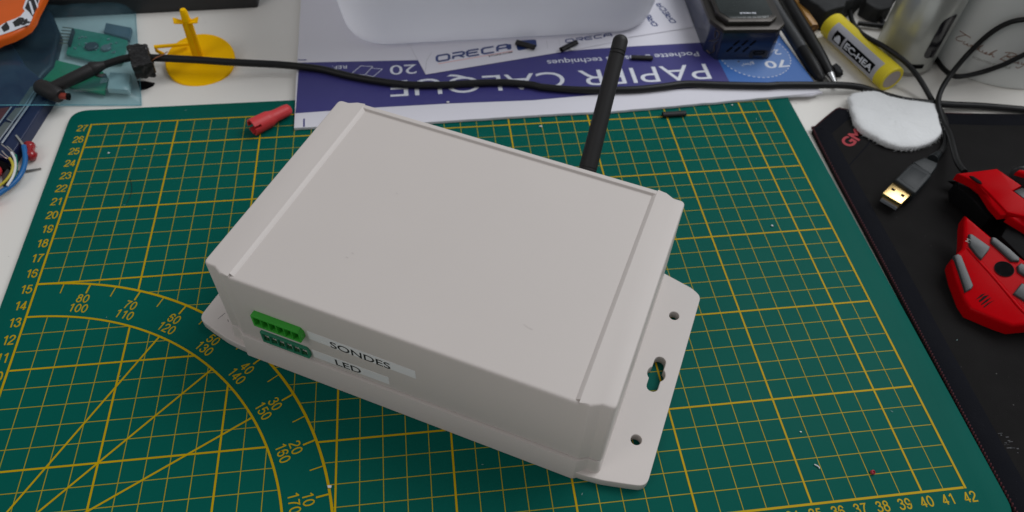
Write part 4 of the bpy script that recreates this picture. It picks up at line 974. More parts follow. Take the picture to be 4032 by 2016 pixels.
# ================================================================== yellow stand
ys = thing('yellow_stand', 'bright yellow plastic stand with a tilted round base and a winged post', 'plastic stand', (5.68, 32.7, DZ))
dn = Vector((0.02, -0.232, 0.972)).normalized(); dc = Vector((5.60, 32.72, 0.12))
mb = MB(); mb.lathe([(0, -.22), (2.05, -.22), (2.17, -.14), (2.19, .0), (2.16, .08), (2.10, .11), (2.0, .09), (1.92, .06), (0, .06)], dc, dn, 72); mb.build('round_base', YEL, ys)
p0 = Vector((5.47,32.95,0.25)); p1 = Vector((5.50,32.98,3.75)); pd = p1 - p0; PL_ = pd.length; px_, py_, pz_ = frame_of(pd)
ex = Vector((1, 0, 0)); ex = (ex - pz_ * ex.dot(pz_)).normalized(); ey = pz_.cross(ex)
def pl(h, a, c): return p0 + pz_ * h + ex * a + ey * c
mb = MB()
def hexa(mb, A, B):
    b = bmesh.new(); va = [b.verts.new(p) for p in A]; vb_ = [b.verts.new(p) for p in B]; n = len(A)
    b.faces.new(va[::-1]); b.faces.new(vb_)
    for i in range(n): b.faces.new((va[i], va[(i + 1) % n], vb_[(i + 1) % n], vb_[i]))
    bmesh.ops.recalc_face_normals(b, faces=b.faces[:]); bmesh.ops.bevel(b, geom=b.edges[:], offset=.025, segments=2, affect='EDGES', clamp_overlap=True); mb._merge(b)
hexa(mb, [pl(0, -.31, -.14), pl(0, .31, -.14), pl(0, .31, .14), pl(0, -.31, .14)], [pl(PL_ * .80, -.29, -.14), pl(PL_ * .80, .29, -.14), pl(PL_ * .80, .29, .14), pl(PL_ * .80, -.29, .14)])
hexa(mb, [pl(0, -.1, -.24), pl(0, .1, -.24), pl(0, .1, .24), pl(0, -.1, .24)], [pl(PL_ * .82, -.1, -.24), pl(PL_ * .82, .1, -.24), pl(PL_ * .82, .1, .24), pl(PL_ * .82, -.1, .24)])
mb.lathe([(0, PL_ * .78), (.26, PL_ * .78), (.23, PL_ * .95), (.16, PL_ * 1.0), (0, PL_ * 1.01)], p0, pz_, 16)
mb.build('post', YEL, ys)
for sx in (-1, 1):
    mb = MB(); h0 = PL_ * .74; hexa(mb, [pl(h0, sx * .1, -.26), pl(h0, sx * .1, .02), pl(h0 + .10, sx * .1, .02), pl(h0 + .10, sx * .1, -.26)], [pl(h0 + .06, sx * .72, -.30), pl(h0 + .30, sx * .78, .04), pl(h0 + .38, sx * .78, .04), pl(h0 + .14, sx * .72, -.30)]); mb.build('wing', YEL, ys)
mb = MB(); mb.tube([(4.88,33.71,0.75),(3.96,33.23,1.00),(3.02,32.94,1.15),(2.99,33.15,0.70),(3.27,33.23,0.35)], .12, 8); mb.build('hook_arm', YEL, ys)

# ================================================================== things in and under the blue bag
def pcb(name, label, top, th, m): 
    t = thing(name, label, 'circuit board', top[0]); mb = MB(); mb.plate3(top, th, .0); mb.build('board', m, t, smooth=0); return t
b1 = pcb('circuit_board', 'pale green sensor board with round parts and pin header inside the blue bag', [(-3.41,37.06,0.05),(-0.67,36.04,0.05),(0.52,35.38,0.05),(0.66,33.04,0.05),(-0.81,33.11,0.05),(-3.08,34.12,0.05)], .16, PCBL)
mb = MB()
for k in range(6):
    a, c = Vector((-3.33,36.91,0.12)), Vector((-3.21,35.16,0.12)); p = a + (c - a) * (k / 5.2); e, f_ = Vector((-3.97,37.07,0.12)), Vector((-3.89,35.20,0.12)); q = e + (f_ - e) * (k / 5.2); mb.tube([p, q], .035, 6)
mb.build('header_pin', BRASS, b1)
mb = MB(); mb.plate3([(-3.20,36.66,0.30),(-3.08,36.61,0.30),(-2.96,34.85,0.30),(-3.09,34.91,0.30)], .26, .01); mb.build('pin_header', BLACKP, b1)
for c_, m, r in (((-1.60,34.75,0.30), CHIP, .42), ((-0.64,34.49,0.30), mat('grey_part', (.16, .18, .18), .3), .32)):
    mb = MB(); mb.lathe([(0, 0), (r, 0), (r, .15), (r * .85, .2), (0, .2)], (c_[0], c_[1], .03), (0, 0, 1), 24); mb.build('round_component', m, b1)
mb = MB()
for k in range(26):
    u = random.uniform(0.05, .95); v = random.uniform(.1, .9); A_, B_, C_ = Vector((-3.20,36.71,0.06)), Vector((-0.05,35.64,0.06)), Vector((-2.88,34.39,0.06))
    p = A_ + (B_ - A_) * u + (C_ - A_) * v; mb.box((p.x, p.y, .09), (random.uniform(.05, .16), random.uniform(.05, .12), .08), .0)
mb.build('solder_part', mat('silvery_part', (.35, .42, .40), .35, metal=.3), b1)
b2 = pcb('circuit_board', 'plain green board with a white connector inside the blue bag', [(-4.20,33.79,0.05),(-0.44,32.15,0.05),(0.08,31.44,0.05),(0.16,29.86,0.05),(-1.76,30.58,0.05),(-4.04,31.61,0.05)], .16, PCBG)
mb = MB(); mb.plate3([(0.21,31.70,0.30),(1.52,31.40,0.30),(1.72,29.77,0.30),(0.40,30.03,0.30)], .35, .05); w_ = mb.build('white_connector', NYLW, b2)
mb = MB()
for k in range(4): mb.tube([(0.18,31.24,0.20),(-0.23,31.13,0.20)] if k == 0 else [tuple(Vector(q) + Vector((0.005 * k, -.13 * k, 0))) for q in [(0.18,31.24,0.20),(-0.23,31.13,0.20)]], .03, 5)
mb.build('contact_pin', PIN, w_)
ch = thing('sensor_module', 'small grey blue module at the top of the bag beside the sensor board', 'electronic part', (-0.40,36.85,0.00)); mb = MB(); mb.plate3([(-1.20,37.29,0.20),(0.59,36.61,0.20),(0.64,35.39,0.20),(-1.14,36.25,0.20)], .3, .03); mb.build('module_body', mat('grey_blue_module', (.10, .13, .16), .4, vary=.3), ch)

bag = thing('antistatic_bag', 'translucent blue antistatic bag holding circuit boards, at the upper left of the desk', 'plastic bag', (-2.44,33.38,-0.30))
rows = [(-8.00,27.31,1.76),(-7.48,27.27,1.76),(-6.96,27.23,1.76),(-6.44,27.19,1.76),(-5.92,27.15,1.76),(-5.40,27.11,1.76),(-4.88,27.07,1.76),(-4.36,27.03,1.76),(-3.83,26.99,1.76),(-3.44,27.15,1.60),(-3.26,27.70,1.13),(-3.02,28.16,0.74),(-2.54,28.22,0.66),(-2.49,29.05,-0.04),(-2.06,29.24,-0.22),(-1.49,29.20,-0.22),(-0.93,29.15,-0.22),(-0.36,29.11,-0.22),(0.20,29.06,-0.22),(0.77,29.02,-0.22),(1.34,28.98,-0.22),(1.90,28.93,-0.22),(2.47,28.89,-0.22),(-8.08,27.75,1.88),(-7.56,27.71,1.88),(-7.04,27.67,1.88),(-6.52,27.63,1.88),(-6.00,27.59,1.88),(-5.48,27.55,1.88),(-4.96,27.51,1.88),(-4.43,27.47,1.88),(-3.91,27.43,1.88),(-3.52,27.62,1.70),(-3.40,28.25,1.19),(-3.19,28.78,0.74),(-2.71,28.84,0.66),(-2.58,29.56,0.07),(-2.02,29.52,0.07),(-1.46,29.47,0.07),(-0.90,29.43,0.07),(-0.33,29.39,0.07),(0.23,29.34,0.07),(0.79,29.30,0.07),(1.36,29.26,0.07),(1.88,29.32,-0.02),(2.33,29.54,-0.22),(-8.28,28.36,1.88),(-7.76,28.32,1.88),(-7.24,28.28,1.88),(-6.71,28.24,1.88),(-6.19,28.20,1.88),(-5.66,28.16,1.88),(-5.14,28.13,1.88),(-4.61,28.09,1.88),(-4.09,28.05,1.88),(-3.70,28.24,1.70),(-3.57,28.87,1.19),(-3.37,29.41,0.74),(-2.88,29.48,0.66),(-2.40,29.58,0.55),(-1.85,29.54,0.55),(-1.29,29.50,0.55),(-0.74,29.45,0.55),(-0.18,29.41,0.55),(0.38,29.37,0.55),(0.94,29.33,0.55),(1.50,29.29,0.55),(1.93,29.54,0.32),(2.19,30.19,-0.22),(-8.47,28.96,1.90),(-7.94,28.92,1.90),(-7.42,28.88,1.90),(-6.89,28.84,1.90),(-6.37,28.80,1.90),(-5.84,28.76,1.90),(-5.31,28.72,1.90),(-4.78,28.68,1.90),(-4.25,28.64,1.90),(-3.86,28.84,1.72),(-3.73,29.49,1.20),(-3.53,30.03,0.76),(-3.02,30.07,0.70),(-2.47,30.03,0.70),(-1.91,29.99,0.70),(-1.35,29.95,0.70),(-0.80,29.91,0.70),(-0.24,29.86,0.70),(0.32,29.82,0.70),(0.88,29.78,0.70),(1.44,29.74,0.70),(1.85,30.05,0.43),(2.05,30.86,-0.22),(-8.68,29.59,1.90),(-8.15,29.55,1.90),(-7.62,29.51,1.90),(-7.09,29.47,1.90),(-6.56,29.43,1.90),(-6.03,29.39,1.90),(-5.50,29.35,1.90),(-4.97,29.31,1.90),(-4.43,29.27,1.90),(-4.04,29.47,1.72),(-3.91,30.13,1.20),(-3.71,30.69,0.76),(-3.20,30.73,0.70),(-2.64,30.69,0.70),(-2.08,30.65,0.70),(-1.52,30.61,0.70),(-0.96,30.56,0.70),(-0.40,30.52,0.70),(0.17,30.48,0.70),(0.73,30.44,0.70),(1.29,30.40,0.70),(1.70,30.72,0.43),(1.90,31.54,-0.22),(-8.89,30.23,1.90),(-8.36,30.19,1.90),(-7.83,30.15,1.90),(-7.29,30.11,1.90),(-6.76,30.07,1.90),(-6.23,30.03,1.90),(-5.69,29.99,1.90),(-5.16,29.95,1.90),(-4.62,29.91,1.90),(-4.23,30.12,1.72),(-4.10,30.79,1.20),(-3.89,31.36,0.76),(-3.38,31.40,0.70),(-2.82,31.36,0.70),(-2.25,31.32,0.70),(-1.69,31.28,0.70),(-1.12,31.23,0.70),(-0.56,31.19,0.70),(0.01,31.15,0.70),(0.57,31.11,0.70),(1.14,31.07,0.70),(1.55,31.39,0.43),(1.75,32.23,-0.22),(-9.19,30.99,1.82),(-8.65,30.95,1.82),(-8.11,30.91,1.82),(-7.58,30.88,1.82),(-7.04,30.84,1.82),(-6.50,30.80,1.82),(-5.96,30.76,1.82),(-5.42,30.72,1.82),(-4.88,30.68,1.82),(-4.47,30.87,1.65),(-4.31,31.50,1.17),(-4.08,32.04,0.76),(-3.56,32.08,0.70),(-3.00,32.04,0.70),(-2.43,32.00,0.70),(-1.86,31.96,0.70),(-1.29,31.91,0.70),(-0.72,31.87,0.70),(-0.16,31.83,0.70),(0.42,31.79,0.70),(0.99,31.75,0.70),(1.40,32.08,0.43),(1.60,32.93,-0.22),(-9.64,31.99,1.58),(-9.10,31.95,1.58),(-8.55,31.91,1.58),(-8.01,31.88,1.58),(-7.46,31.84,1.58),(-6.91,31.80,1.58),(-6.37,31.76,1.58),(-5.82,31.72,1.58),(-5.27,31.68,1.58),(-4.83,31.83,1.45),(-4.58,32.33,1.07),(-4.28,32.75,0.75),(-3.75,32.77,0.70),(-3.18,32.73,0.70),(-2.61,32.69,0.70),(-2.04,32.65,0.70),(-1.47,32.61,0.70),(-0.89,32.57,0.70),(-0.32,32.53,0.70),(0.25,32.48,0.70),(0.83,32.44,0.70),(1.24,32.78,0.43),(1.44,33.65,-0.22),(-10.13,33.06,1.32),(-9.58,33.02,1.32),(-9.03,32.98,1.32),(-8.47,32.95,1.32),(-7.92,32.91,1.32),(-7.37,32.87,1.32),(-6.81,32.83,1.32),(-6.25,32.79,1.32),(-5.70,32.75,1.32),(-5.21,32.84,1.22),(-4.87,33.18,0.96),(-4.48,33.47,0.73),(-3.94,33.48,0.70),(-3.36,33.43,0.70),(-2.79,33.39,0.70),(-2.22,33.35,0.70),(-1.64,33.31,0.70),(-1.06,33.27,0.70),(-0.49,33.23,0.70),(0.09,33.19,0.70),(0.67,33.15,0.70),(1.08,33.49,0.43),(1.29,34.38,-0.22),(-10.54,34.02,1.14),(-9.98,33.99,1.14),(-9.43,33.95,1.14),(-8.86,33.91,1.14),(-8.30,33.87,1.14),(-7.74,33.83,1.14),(-7.18,33.79,1.14),(-6.62,33.75,1.14),(-6.05,33.71,1.14),(-5.54,33.77,1.07),(-5.13,34.00,0.88),(-4.69,34.20,0.72),(-4.13,34.19,0.70),(-3.55,34.15,0.70),(-2.98,34.11,0.70),(-2.40,34.07,0.70),(-1.82,34.03,0.70),(-1.24,33.99,0.70),(-0.66,33.95,0.70),(-0.08,33.91,0.70),(0.51,33.87,0.70),(0.92,34.22,0.43),(1.13,35.12,-0.22),(-10.80,34.77,1.12),(-10.24,34.73,1.12),(-9.67,34.69,1.12),(-9.11,34.65,1.12),(-8.54,34.61,1.12),(-7.98,34.57,1.12),(-7.41,34.53,1.12),(-6.84,34.49,1.12),(-6.28,34.45,1.12),(-5.76,34.51,1.06),(-5.34,34.74,0.88),(-4.89,34.93,0.72),(-4.33,34.92,0.70),(-3.75,34.88,0.70),(-3.16,34.84,0.70),(-2.58,34.80,0.70),(-2.00,34.76,0.70),(-1.42,34.72,0.70),(-0.83,34.68,0.70),(-0.25,34.64,0.70),(0.34,34.60,0.70),(0.76,34.96,0.43),(0.96,35.87,-0.22),(-11.04,35.50,1.12),(-10.47,35.46,1.12),(-9.91,35.42,1.12),(-9.34,35.38,1.12),(-8.77,35.34,1.12),(-8.20,35.30,1.12),(-7.63,35.26,1.12),(-7.06,35.22,1.12),(-6.49,35.19,1.12),(-5.97,35.24,1.06),(-5.54,35.48,0.88),(-5.09,35.67,0.72),(-4.53,35.66,0.70),(-3.94,35.62,0.70),(-3.36,35.58,0.70),(-2.77,35.54,0.70),(-2.18,35.50,0.70),(-1.60,35.46,0.70),(-1.01,35.42,0.70),(-0.42,35.38,0.70),(0.17,35.34,0.70),(0.59,35.71,0.43),(0.80,36.64,-0.22),(-11.29,36.24,1.12),(-10.72,36.20,1.12),(-10.15,36.16,1.12),(-9.57,36.12,1.12),(-9.00,36.08,1.12),(-8.43,36.05,1.12),(-7.85,36.01,1.12),(-7.28,35.97,1.12),(-6.70,35.93,1.12),(-6.18,35.99,1.06),(-5.75,36.23,0.88),(-5.30,36.42,0.72),(-4.73,36.42,0.70),(-4.14,36.38,0.70),(-3.55,36.34,0.70),(-2.96,36.30,0.70),(-2.37,36.26,0.70),(-1.78,36.22,0.70),(-1.19,36.18,0.70),(-0.59,36.14,0.70),(-0.00,36.10,0.70),(0.42,36.47,0.43),(0.63,37.42,-0.22),(-11.54,36.99,1.12),(-10.96,36.96,1.12),(-10.39,36.92,1.12),(-9.81,36.88,1.12),(-9.24,36.84,1.12),(-8.66,36.80,1.12),(-8.08,36.76,1.12),(-7.50,36.73,1.12),(-6.92,36.69,1.12),(-6.40,36.75,1.06),(-5.97,36.99,0.88),(-5.51,37.19,0.72),(-4.94,37.19,0.70),(-4.34,37.15,0.70),(-3.75,37.11,0.70),(-3.16,37.07,0.70),(-2.56,37.03,0.70),(-1.97,36.99,0.70),(-1.37,36.95,0.70),(-0.77,36.91,0.70),(-0.18,36.87,0.70),(0.25,37.25,0.43),(0.46,38.21,-0.22),(-11.79,37.76,1.12),(-11.21,37.72,1.12),(-10.64,37.69,1.12),(-10.06,37.65,1.12),(-9.48,37.61,1.12),(-8.89,37.57,1.12),(-8.31,37.53,1.12),(-7.73,37.50,1.12),(-7.15,37.46,1.12),(-6.62,37.52,1.06),(-6.19,37.77,0.88),(-5.72,37.98,0.72),(-5.15,37.97,0.70),(-4.55,37.93,0.70),(-3.95,37.89,0.70),(-3.36,37.85,0.70),(-2.76,37.81,0.70),(-2.16,37.78,0.70),(-1.56,37.74,0.70),(-0.96,37.70,0.70),(-0.35,37.66,0.70),(0.08,38.04,0.43),(0.28,39.02,-0.22),(-12.05,38.55,1.12),(-11.47,38.51,1.12),(-10.89,38.47,1.12),(-10.30,38.43,1.12),(-9.72,38.40,1.12),(-9.13,38.36,1.12),(-8.55,38.32,1.12),(-7.96,38.28,1.12),(-7.37,38.24,1.12),(-6.84,38.31,1.06),(-6.41,38.56,0.88),(-5.94,38.77,0.72),(-5.36,38.77,0.70),(-4.76,38.73,0.70),(-4.16,38.69,0.70),(-3.56,38.65,0.70),(-2.96,38.61,0.70),(-2.35,38.57,0.70),(-1.75,38.54,0.70),(-1.14,38.50,0.70),(-0.53,38.46,0.70),(-0.10,38.85,0.43),(0.10,39.85,-0.22),(-12.32,39.34,1.12),(-11.73,39.31,1.12),(-11.14,39.27,1.12),(-10.56,39.23,1.12),(-9.97,39.19,1.12),(-9.38,39.16,1.12),(-8.79,39.12,1.12),(-8.20,39.08,1.12),(-7.61,39.04,1.12),(-7.07,39.11,1.06),(-6.63,39.37,0.88),(-6.17,39.58,0.72),(-5.58,39.58,0.70),(-4.98,39.54,0.70),(-4.37,39.50,0.70),(-3.76,39.47,0.70),(-3.16,39.43,0.70),(-2.55,39.39,0.70),(-1.94,39.35,0.70),(-1.33,39.31,0.70),(-0.72,39.27,0.70),(-0.29,39.68,0.43),(-0.08,40.69,-0.22),(-12.58,40.16,1.12),(-12.00,40.12,1.12),(-11.40,40.08,1.12),(-10.81,40.05,1.12),(-10.22,40.01,1.12),(-9.63,39.97,1.12),(-9.03,39.93,1.12),(-8.44,39.90,1.12),(-7.84,39.86,1.12),(-7.30,39.93,1.06),(-6.86,40.19,0.88),(-6.39,40.41,0.72),(-5.80,40.41,0.70),(-5.19,40.37,0.70),(-4.59,40.33,0.70),(-3.97,40.30,0.70),(-3.36,40.26,0.70),(-2.75,40.22,0.70),(-2.14,40.18,0.70),(-1.52,40.14,0.70),(-0.91,40.10,0.70),(-0.47,40.51,0.43),(-0.26,41.55,-0.22),(-12.86,40.98,1.12),(-12.27,40.95,1.12),(-11.67,40.91,1.12),(-11.08,40.87,1.12),(-10.48,40.84,1.12),(-9.88,40.80,1.12),(-9.28,40.76,1.12),(-8.68,40.73,1.12),(-8.08,40.69,1.12),(-7.54,40.76,1.06),(-7.10,41.03,0.88),(-6.62,41.25,0.72),(-6.03,41.25,0.70),(-5.42,41.22,0.70),(-4.80,41.18,0.70),(-4.19,41.14,0.70),(-3.57,41.10,0.70),(-2.96,41.06,0.70),(-2.34,41.03,0.70),(-1.72,40.99,0.70),(-1.10,40.95,0.70),(-0.66,41.37,0.43),(-0.45,42.42,-0.22),(-13.14,41.83,1.12),(-12.54,41.79,1.12),(-11.94,41.76,1.12),(-11.34,41.72,1.12),(-10.74,41.68,1.12),(-10.14,41.65,1.12),(-9.54,41.61,1.12),(-8.93,41.57,1.12),(-8.33,41.54,1.12),(-7.78,41.61,1.06),(-7.34,41.88,0.88),(-6.86,42.11,0.72),(-6.26,42.11,0.70),(-5.64,42.08,0.70),(-5.03,42.04,0.70),(-4.41,42.00,0.70),(-3.79,41.96,0.70),(-3.17,41.93,0.70),(-2.54,41.89,0.70),(-1.92,41.85,0.70),(-1.30,41.81,0.70),(-0.85,42.24,0.43),(-0.64,43.31,-0.22),(-13.42,42.69,1.12),(-12.82,42.65,1.12),(-12.22,42.62,1.12),(-11.61,42.58,1.12),(-11.01,42.55,1.12),(-10.40,42.51,1.12),(-9.80,42.47,1.12),(-9.19,42.44,1.12),(-8.58,42.40,1.12),(-8.03,42.47,1.06),(-7.58,42.76,0.88),(-7.10,42.99,0.72),(-6.50,42.99,0.70),(-5.88,42.95,0.70),(-5.25,42.92,0.70),(-4.63,42.88,0.70),(-4.00,42.84,0.70),(-3.38,42.81,0.70),(-2.75,42.77,0.70),(-2.12,42.73,0.70),(-1.50,42.69,0.70),(-1.05,43.13,0.43),(-0.84,44.22,-0.22),(-13.71,43.57,1.12),(-13.11,43.53,1.12),(-12.50,43.50,1.12),(-11.89,43.46,1.12),(-11.28,43.42,1.12),(-10.67,43.39,1.12),(-10.06,43.35,1.12),(-9.45,43.32,1.12),(-8.84,43.28,1.12),(-8.28,43.36,1.06),(-7.83,43.64,0.88),(-7.34,43.88,0.72),(-6.74,43.89,0.70),(-6.11,43.85,0.70),(-5.48,43.81,0.70),(-4.86,43.78,0.70),(-4.23,43.74,0.70),(-3.60,43.70,0.70),(-2.97,43.67,0.70),(-2.33,43.63,0.70),(-1.70,43.59,0.70),(-1.25,44.03,0.43),(-1.04,45.14,-0.22)]
W_ = 23; mb = MB(); G_ = [rows[k * W_:(k + 1) * W_] for k in range(len(rows) // W_)]
pch = thing('dark_pouch', 'dark mottled navy and purple pouch seen through the left of the blue bag', 'pouch', (-6.12,34.35,-0.30))
out = []
for j, row in enumerate(G_):
    rr_ = []
    for i, p in enumerate(row):
        v = Vector(p); e = min(1, j / 3, (W_ - 1 - i) / 3)
        wr = .16 * noise.noise(Vector((v.x * .55 + v.y * .4, v.x * -.2 + v.y * .35, 0))) + .10 * noise.noise(Vector((v.x * 1.3 - v.y * .9, v.y * .5, 4)))
        rr_.append((v.x, v.y, v.z + wr * e))
    out.append(rr_)
mb.grid(out); f_ = mb.build('film', FILM, bag, smooth=80)
mb = MB()
rim = [out[0][i] for i in range(W_)]
mb.tube([(p[0], p[1], p[2] + .004) for p in rim], .03, 5, squash=.5); mb.tube([(r[-1][0], r[-1][1], r[-1][2] + .004) for r in out], .02, 5, squash=.5)
mb.build('sealed_edge', mat('cyan_edge', (.10, .33, .40), .3), bag)

mb = MB(); mb.plate3([(-12.14,38.07,0.35),(-8.27,42.16,0.35),(-5.38,39.44,0.35),(-3.82,36.07,0.35),(-3.49,32.75,0.35),(-4.21,30.51,0.35),(-5.36,29.33,0.35),(-9.33,29.56,0.35)], .6, .25, seg=3)
bmesh.ops.subdivide_edges(mb.bm, edges=[e for e in mb.bm.edges if e.calc_length() > .8], cuts=2, use_grid_fill=True)
for v in mb.bm.verts: v.co.z = max(DZ, v.co.z + .12 * noise.noise(v.co * .8))
mb.build('pouch_body', POUCH, pch, smooth=70)

org = thing('parts_organizer', 'navy parts box with cloudy compartments at the left edge, partly under the bag', 'parts box', (-4.60,26.58,-0.30))
mb = MB(); mb.plate3([(-2.92,28.58,0.45),(-3.36,25.64,0.45),(-3.59,24.03,0.45),(-4.46,24.11,0.45),(-5.01,21.65,0.45),(-8.80,23.56,0.45),(-7.82,37.14,0.45),(-4.98,32.49,0.45),(-2.70,29.98,0.45)], 0, .08, drop=DZ + .01, seg=3); mb.build('case', NAVYB, org)
mb = MB()
for q in ([(-4.43,28.31,0.50),(-3.89,28.36,0.50),(-4.21,27.09,0.50),(-4.68,27.35,0.50)], [(-4.69,27.08,0.50),(-4.19,26.92,0.50),(-4.48,25.72,0.50),(-5.05,25.86,0.50)], [(-4.08,30.32,0.50),(-3.37,30.36,0.50),(-3.82,28.55,0.50),(-4.36,28.49,0.50)]): mb.plate3(q, .08, .02)
mb.build('compartment', CELL, org)
mb = MB(); mb.plate3([(-5.98,28.25,0.49),(-4.82,28.45,0.49),(-4.87,27.38,0.49),(-5.74,26.68,0.49)], .08, .02); mb.build('contents', CELLR, org)
mb = MB()
for a, c, w in (((272, 85), (10, 450), .10), ((240, 85), (-20, 440), .07), ((100, 105), (-60, 320), .06)): pass
mb.tube([(-3.41,30.82,0.54),(-3.71,28.44,0.54),(-4.30,25.14,0.54)], .07, 6, squash=.5); mb.tube([(-3.61,30.86,0.52),(-3.93,28.48,0.52),(-4.55,25.31,0.52)], .04, 6, squash=.5); mb.tube([(-4.67,28.39,0.53),(-5.05,26.31,0.53)], .05, 6, squash=.5); mb.tube([(-4.23,27.01,0.53),(-4.58,27.25,0.53)], .04, 6)
mb.build('rail', RAIL, org)

pk = thing('snack_packet', 'orange foil packet with black and white lettering in the upper left corner', 'foil packet', (-7.51,37.98,0.50))
ol = [(-5.67,32.73,2.40),(-5.14,33.06,2.40),(-4.72,33.56,2.40),(-4.39,34.08,2.40),(-4.30,34.84,2.40),(-4.34,35.81,2.40),(-4.30,36.94,2.40),(-4.29,39.72,2.40),(-7.22,41.99,2.40),(-10.36,40.08,2.40),(-8.47,32.54,2.40),(-6.38,31.89,2.40)]
mb = MB(); mb.plate3(ol, .58, .27, seg=6); mb.build('wrapper', ORANGE, pk, smooth=80)
mb = MB(); mb.plate3([(-5.98,32.84,2.43),(-5.72,32.95,2.43),(-5.07,33.38,2.43),(-4.48,33.91,2.43),(-4.29,33.96,2.43),(-4.30,34.61,2.43),(-4.36,36.51,2.43),(-4.43,37.00,2.43),(-5.26,37.05,2.43),(-5.17,35.86,2.43),(-4.96,35.52,2.43),(-5.08,34.94,2.43),(-5.33,34.68,2.43),(-5.73,34.38,2.43),(-6.22,33.68,2.43)], .02, .005); wb = mb.build('white_band', WPRINT, pk, smooth=0)
mb = MB()
for q in ([(-5.88,33.76,2.45),(-5.73,34.35,2.45),(-5.41,33.81,2.45),(-5.33,33.53,2.45),(-5.57,33.25,2.45)], [(-5.35,34.27,2.45),(-5.09,34.79,2.45),(-4.83,34.08,2.45),(-4.83,33.88,2.45),(-5.07,33.77,2.45),(-5.22,34.06,2.45)], [(-5.03,35.82,2.45),(-5.07,36.72,2.45),(-4.93,36.90,2.45),(-4.44,36.87,2.45),(-4.31,35.78,2.45),(-4.29,34.81,2.45),(-4.66,35.38,2.45)], [(-6.06,33.16,2.45),(-5.84,33.32,2.45),(-6.01,33.68,2.45),(-6.19,33.60,2.45)]): mb.plate3(q, .015)
sq = Vector((-4.68,33.83,2.46)); sr = Vector((-4.35,34.09,2.46)); dq = sr - sq
mb.text('&', flat(sq.x, sq.y, 2.455, math.degrees(math.atan2(dq.y, dq.x))), w=.62, h=.95, fat=.05)
mb.build('black_lettering', BLACKT, wb, smooth=0)
mb = MB()
for q in ([(-4.98,36.54,2.47),(-4.87,36.56,2.47),(-4.31,35.24,2.47),(-4.33,34.95,2.47)], [(-4.70,36.76,2.47),(-4.61,36.75,2.47),(-4.25,35.97,2.47),(-4.23,35.69,2.47)]): mb.plate3(q, .015)
mb.build('white_stroke', WPRINT, wb, smooth=0)

# ================================================================== loose parts at the left edge
wires = [('blue wire with a bare tinned end curving on the desk at the left edge', WBLUE, .14, [(-3.87,21.12,0.10),(-3.51,21.63,0.10),(-3.14,22.11,0.10),(-2.84,22.80,0.15),(-2.80,23.65,0.20),(-2.93,24.39,0.30),(-3.11,24.97,0.40)], [(-3.11,24.97,0.40),(-3.38,25.37,0.50),(-3.65,25.73,0.55)]),
    ('green wire just inside the blue wire at the left edge', WGREEN, .075, [(-3.86,21.29,0.00),(-3.37,21.83,0.00),(-3.17,22.63,0.10),(-3.11,23.32,0.30),(-3.29,24.12,0.50)], [(-3.29,24.12,0.50),(-3.56,24.46,0.60),(-3.83,24.73,0.65)]),
    ('white wire between the green and brown wires at the left edge', WWHITE, .07, [(-3.20,21.88,0.30),(-3.02,22.48,0.40),(-3.02,23.11,0.50),(-3.20,23.76,0.60),(-3.42,24.13,0.70)], [(-3.42,24.13,0.70),(-3.77,24.49,0.75),(-4.07,24.75,0.80)]),
    ('thin yellow wire nearest the photo edge at the left', WYEL, .075, [(-3.73,21.69,0.30),(-3.30,22.22,0.40),(-3.12,22.79,0.50),(-3.15,23.26,0.60),(-3.39,23.67,0.70)], [(-3.39,23.67,0.70),(-3.67,23.93,0.75),(-3.88,24.19,0.80)]),
    ('dark brown wire beside the yellow wire at the left edge', WBROWN, .06, [(-3.37,22.15,0.20),(-3.25,22.85,0.25),(-3.20,23.31,0.40),(-3.41,23.80,0.50)], [(-3.41,23.80,0.50),(-3.65,23.80,0.60),(-4.08,24.17,0.60)])]
for lab_, m, r, pts, bare in wires:
    t = thing('hookup_wire', lab_, 'wire', (pts[2][0], pts[2][1], DZ), group='stripped wires at the left edge')
    MB().tube(smooth_path(pts, .15), r, 12).build('insulation', m, t, smooth=60)
    MB().tube(smooth_path(bare, .15), r * .5, 8).build('bare_end', PIN, t, smooth=60)
cp = thing('red_capacitor', 'glossy red capacitor with two grey leads on the desk beside the blue wire', 'capacitor', (-3.16,25.22,-0.30))
mb = MB(); mb.tube(smooth_path([(-3.08,25.40,0.05),(-2.96,25.00,0.05),(-2.75,24.43,0.05)], .06), .3, 16, r_of=lambda t: .27 + .05 * abs(2 * t - 1))
mb.lathe([(0, -.3), (.2, -.25), (.33, 0), (.2, .25), (0, .3)], (-3.02,25.25,0.05), (0, 0, 1), 18); mb.lathe([(0, -.32), (.2, -.27), (.36, 0), (.2, .27), (0, .32)], (-2.76,24.52,0.05), (0, 0, 1), 18)
mb.build('dipped_body', REDC, cp, smooth=80)
mb = MB(); mb.tube([(-3.29,25.61,0.00),(-3.48,26.04,0.10)], .035, 6); mb.build('lead', LEAD, cp)
ld = MB(); ld.tube(smooth_path([(-3.51,23.56,-0.22),(-2.86,23.57,-0.22),(-2.48,23.62,-0.22),(-2.10,23.66,-0.22)], .2), .04, 6); ld.tube(smooth_path([(-3.41,23.40,-0.20),(-2.72,23.51,-0.20),(-2.10,23.67,-0.20)], .2), .035, 6)
o = ld.build('wire_leads', LEAD, loc=(-2.92,23.67,-0.30)); meta(o, 'pair of thin grey component leads crossing under the blue wire', 'component leads')
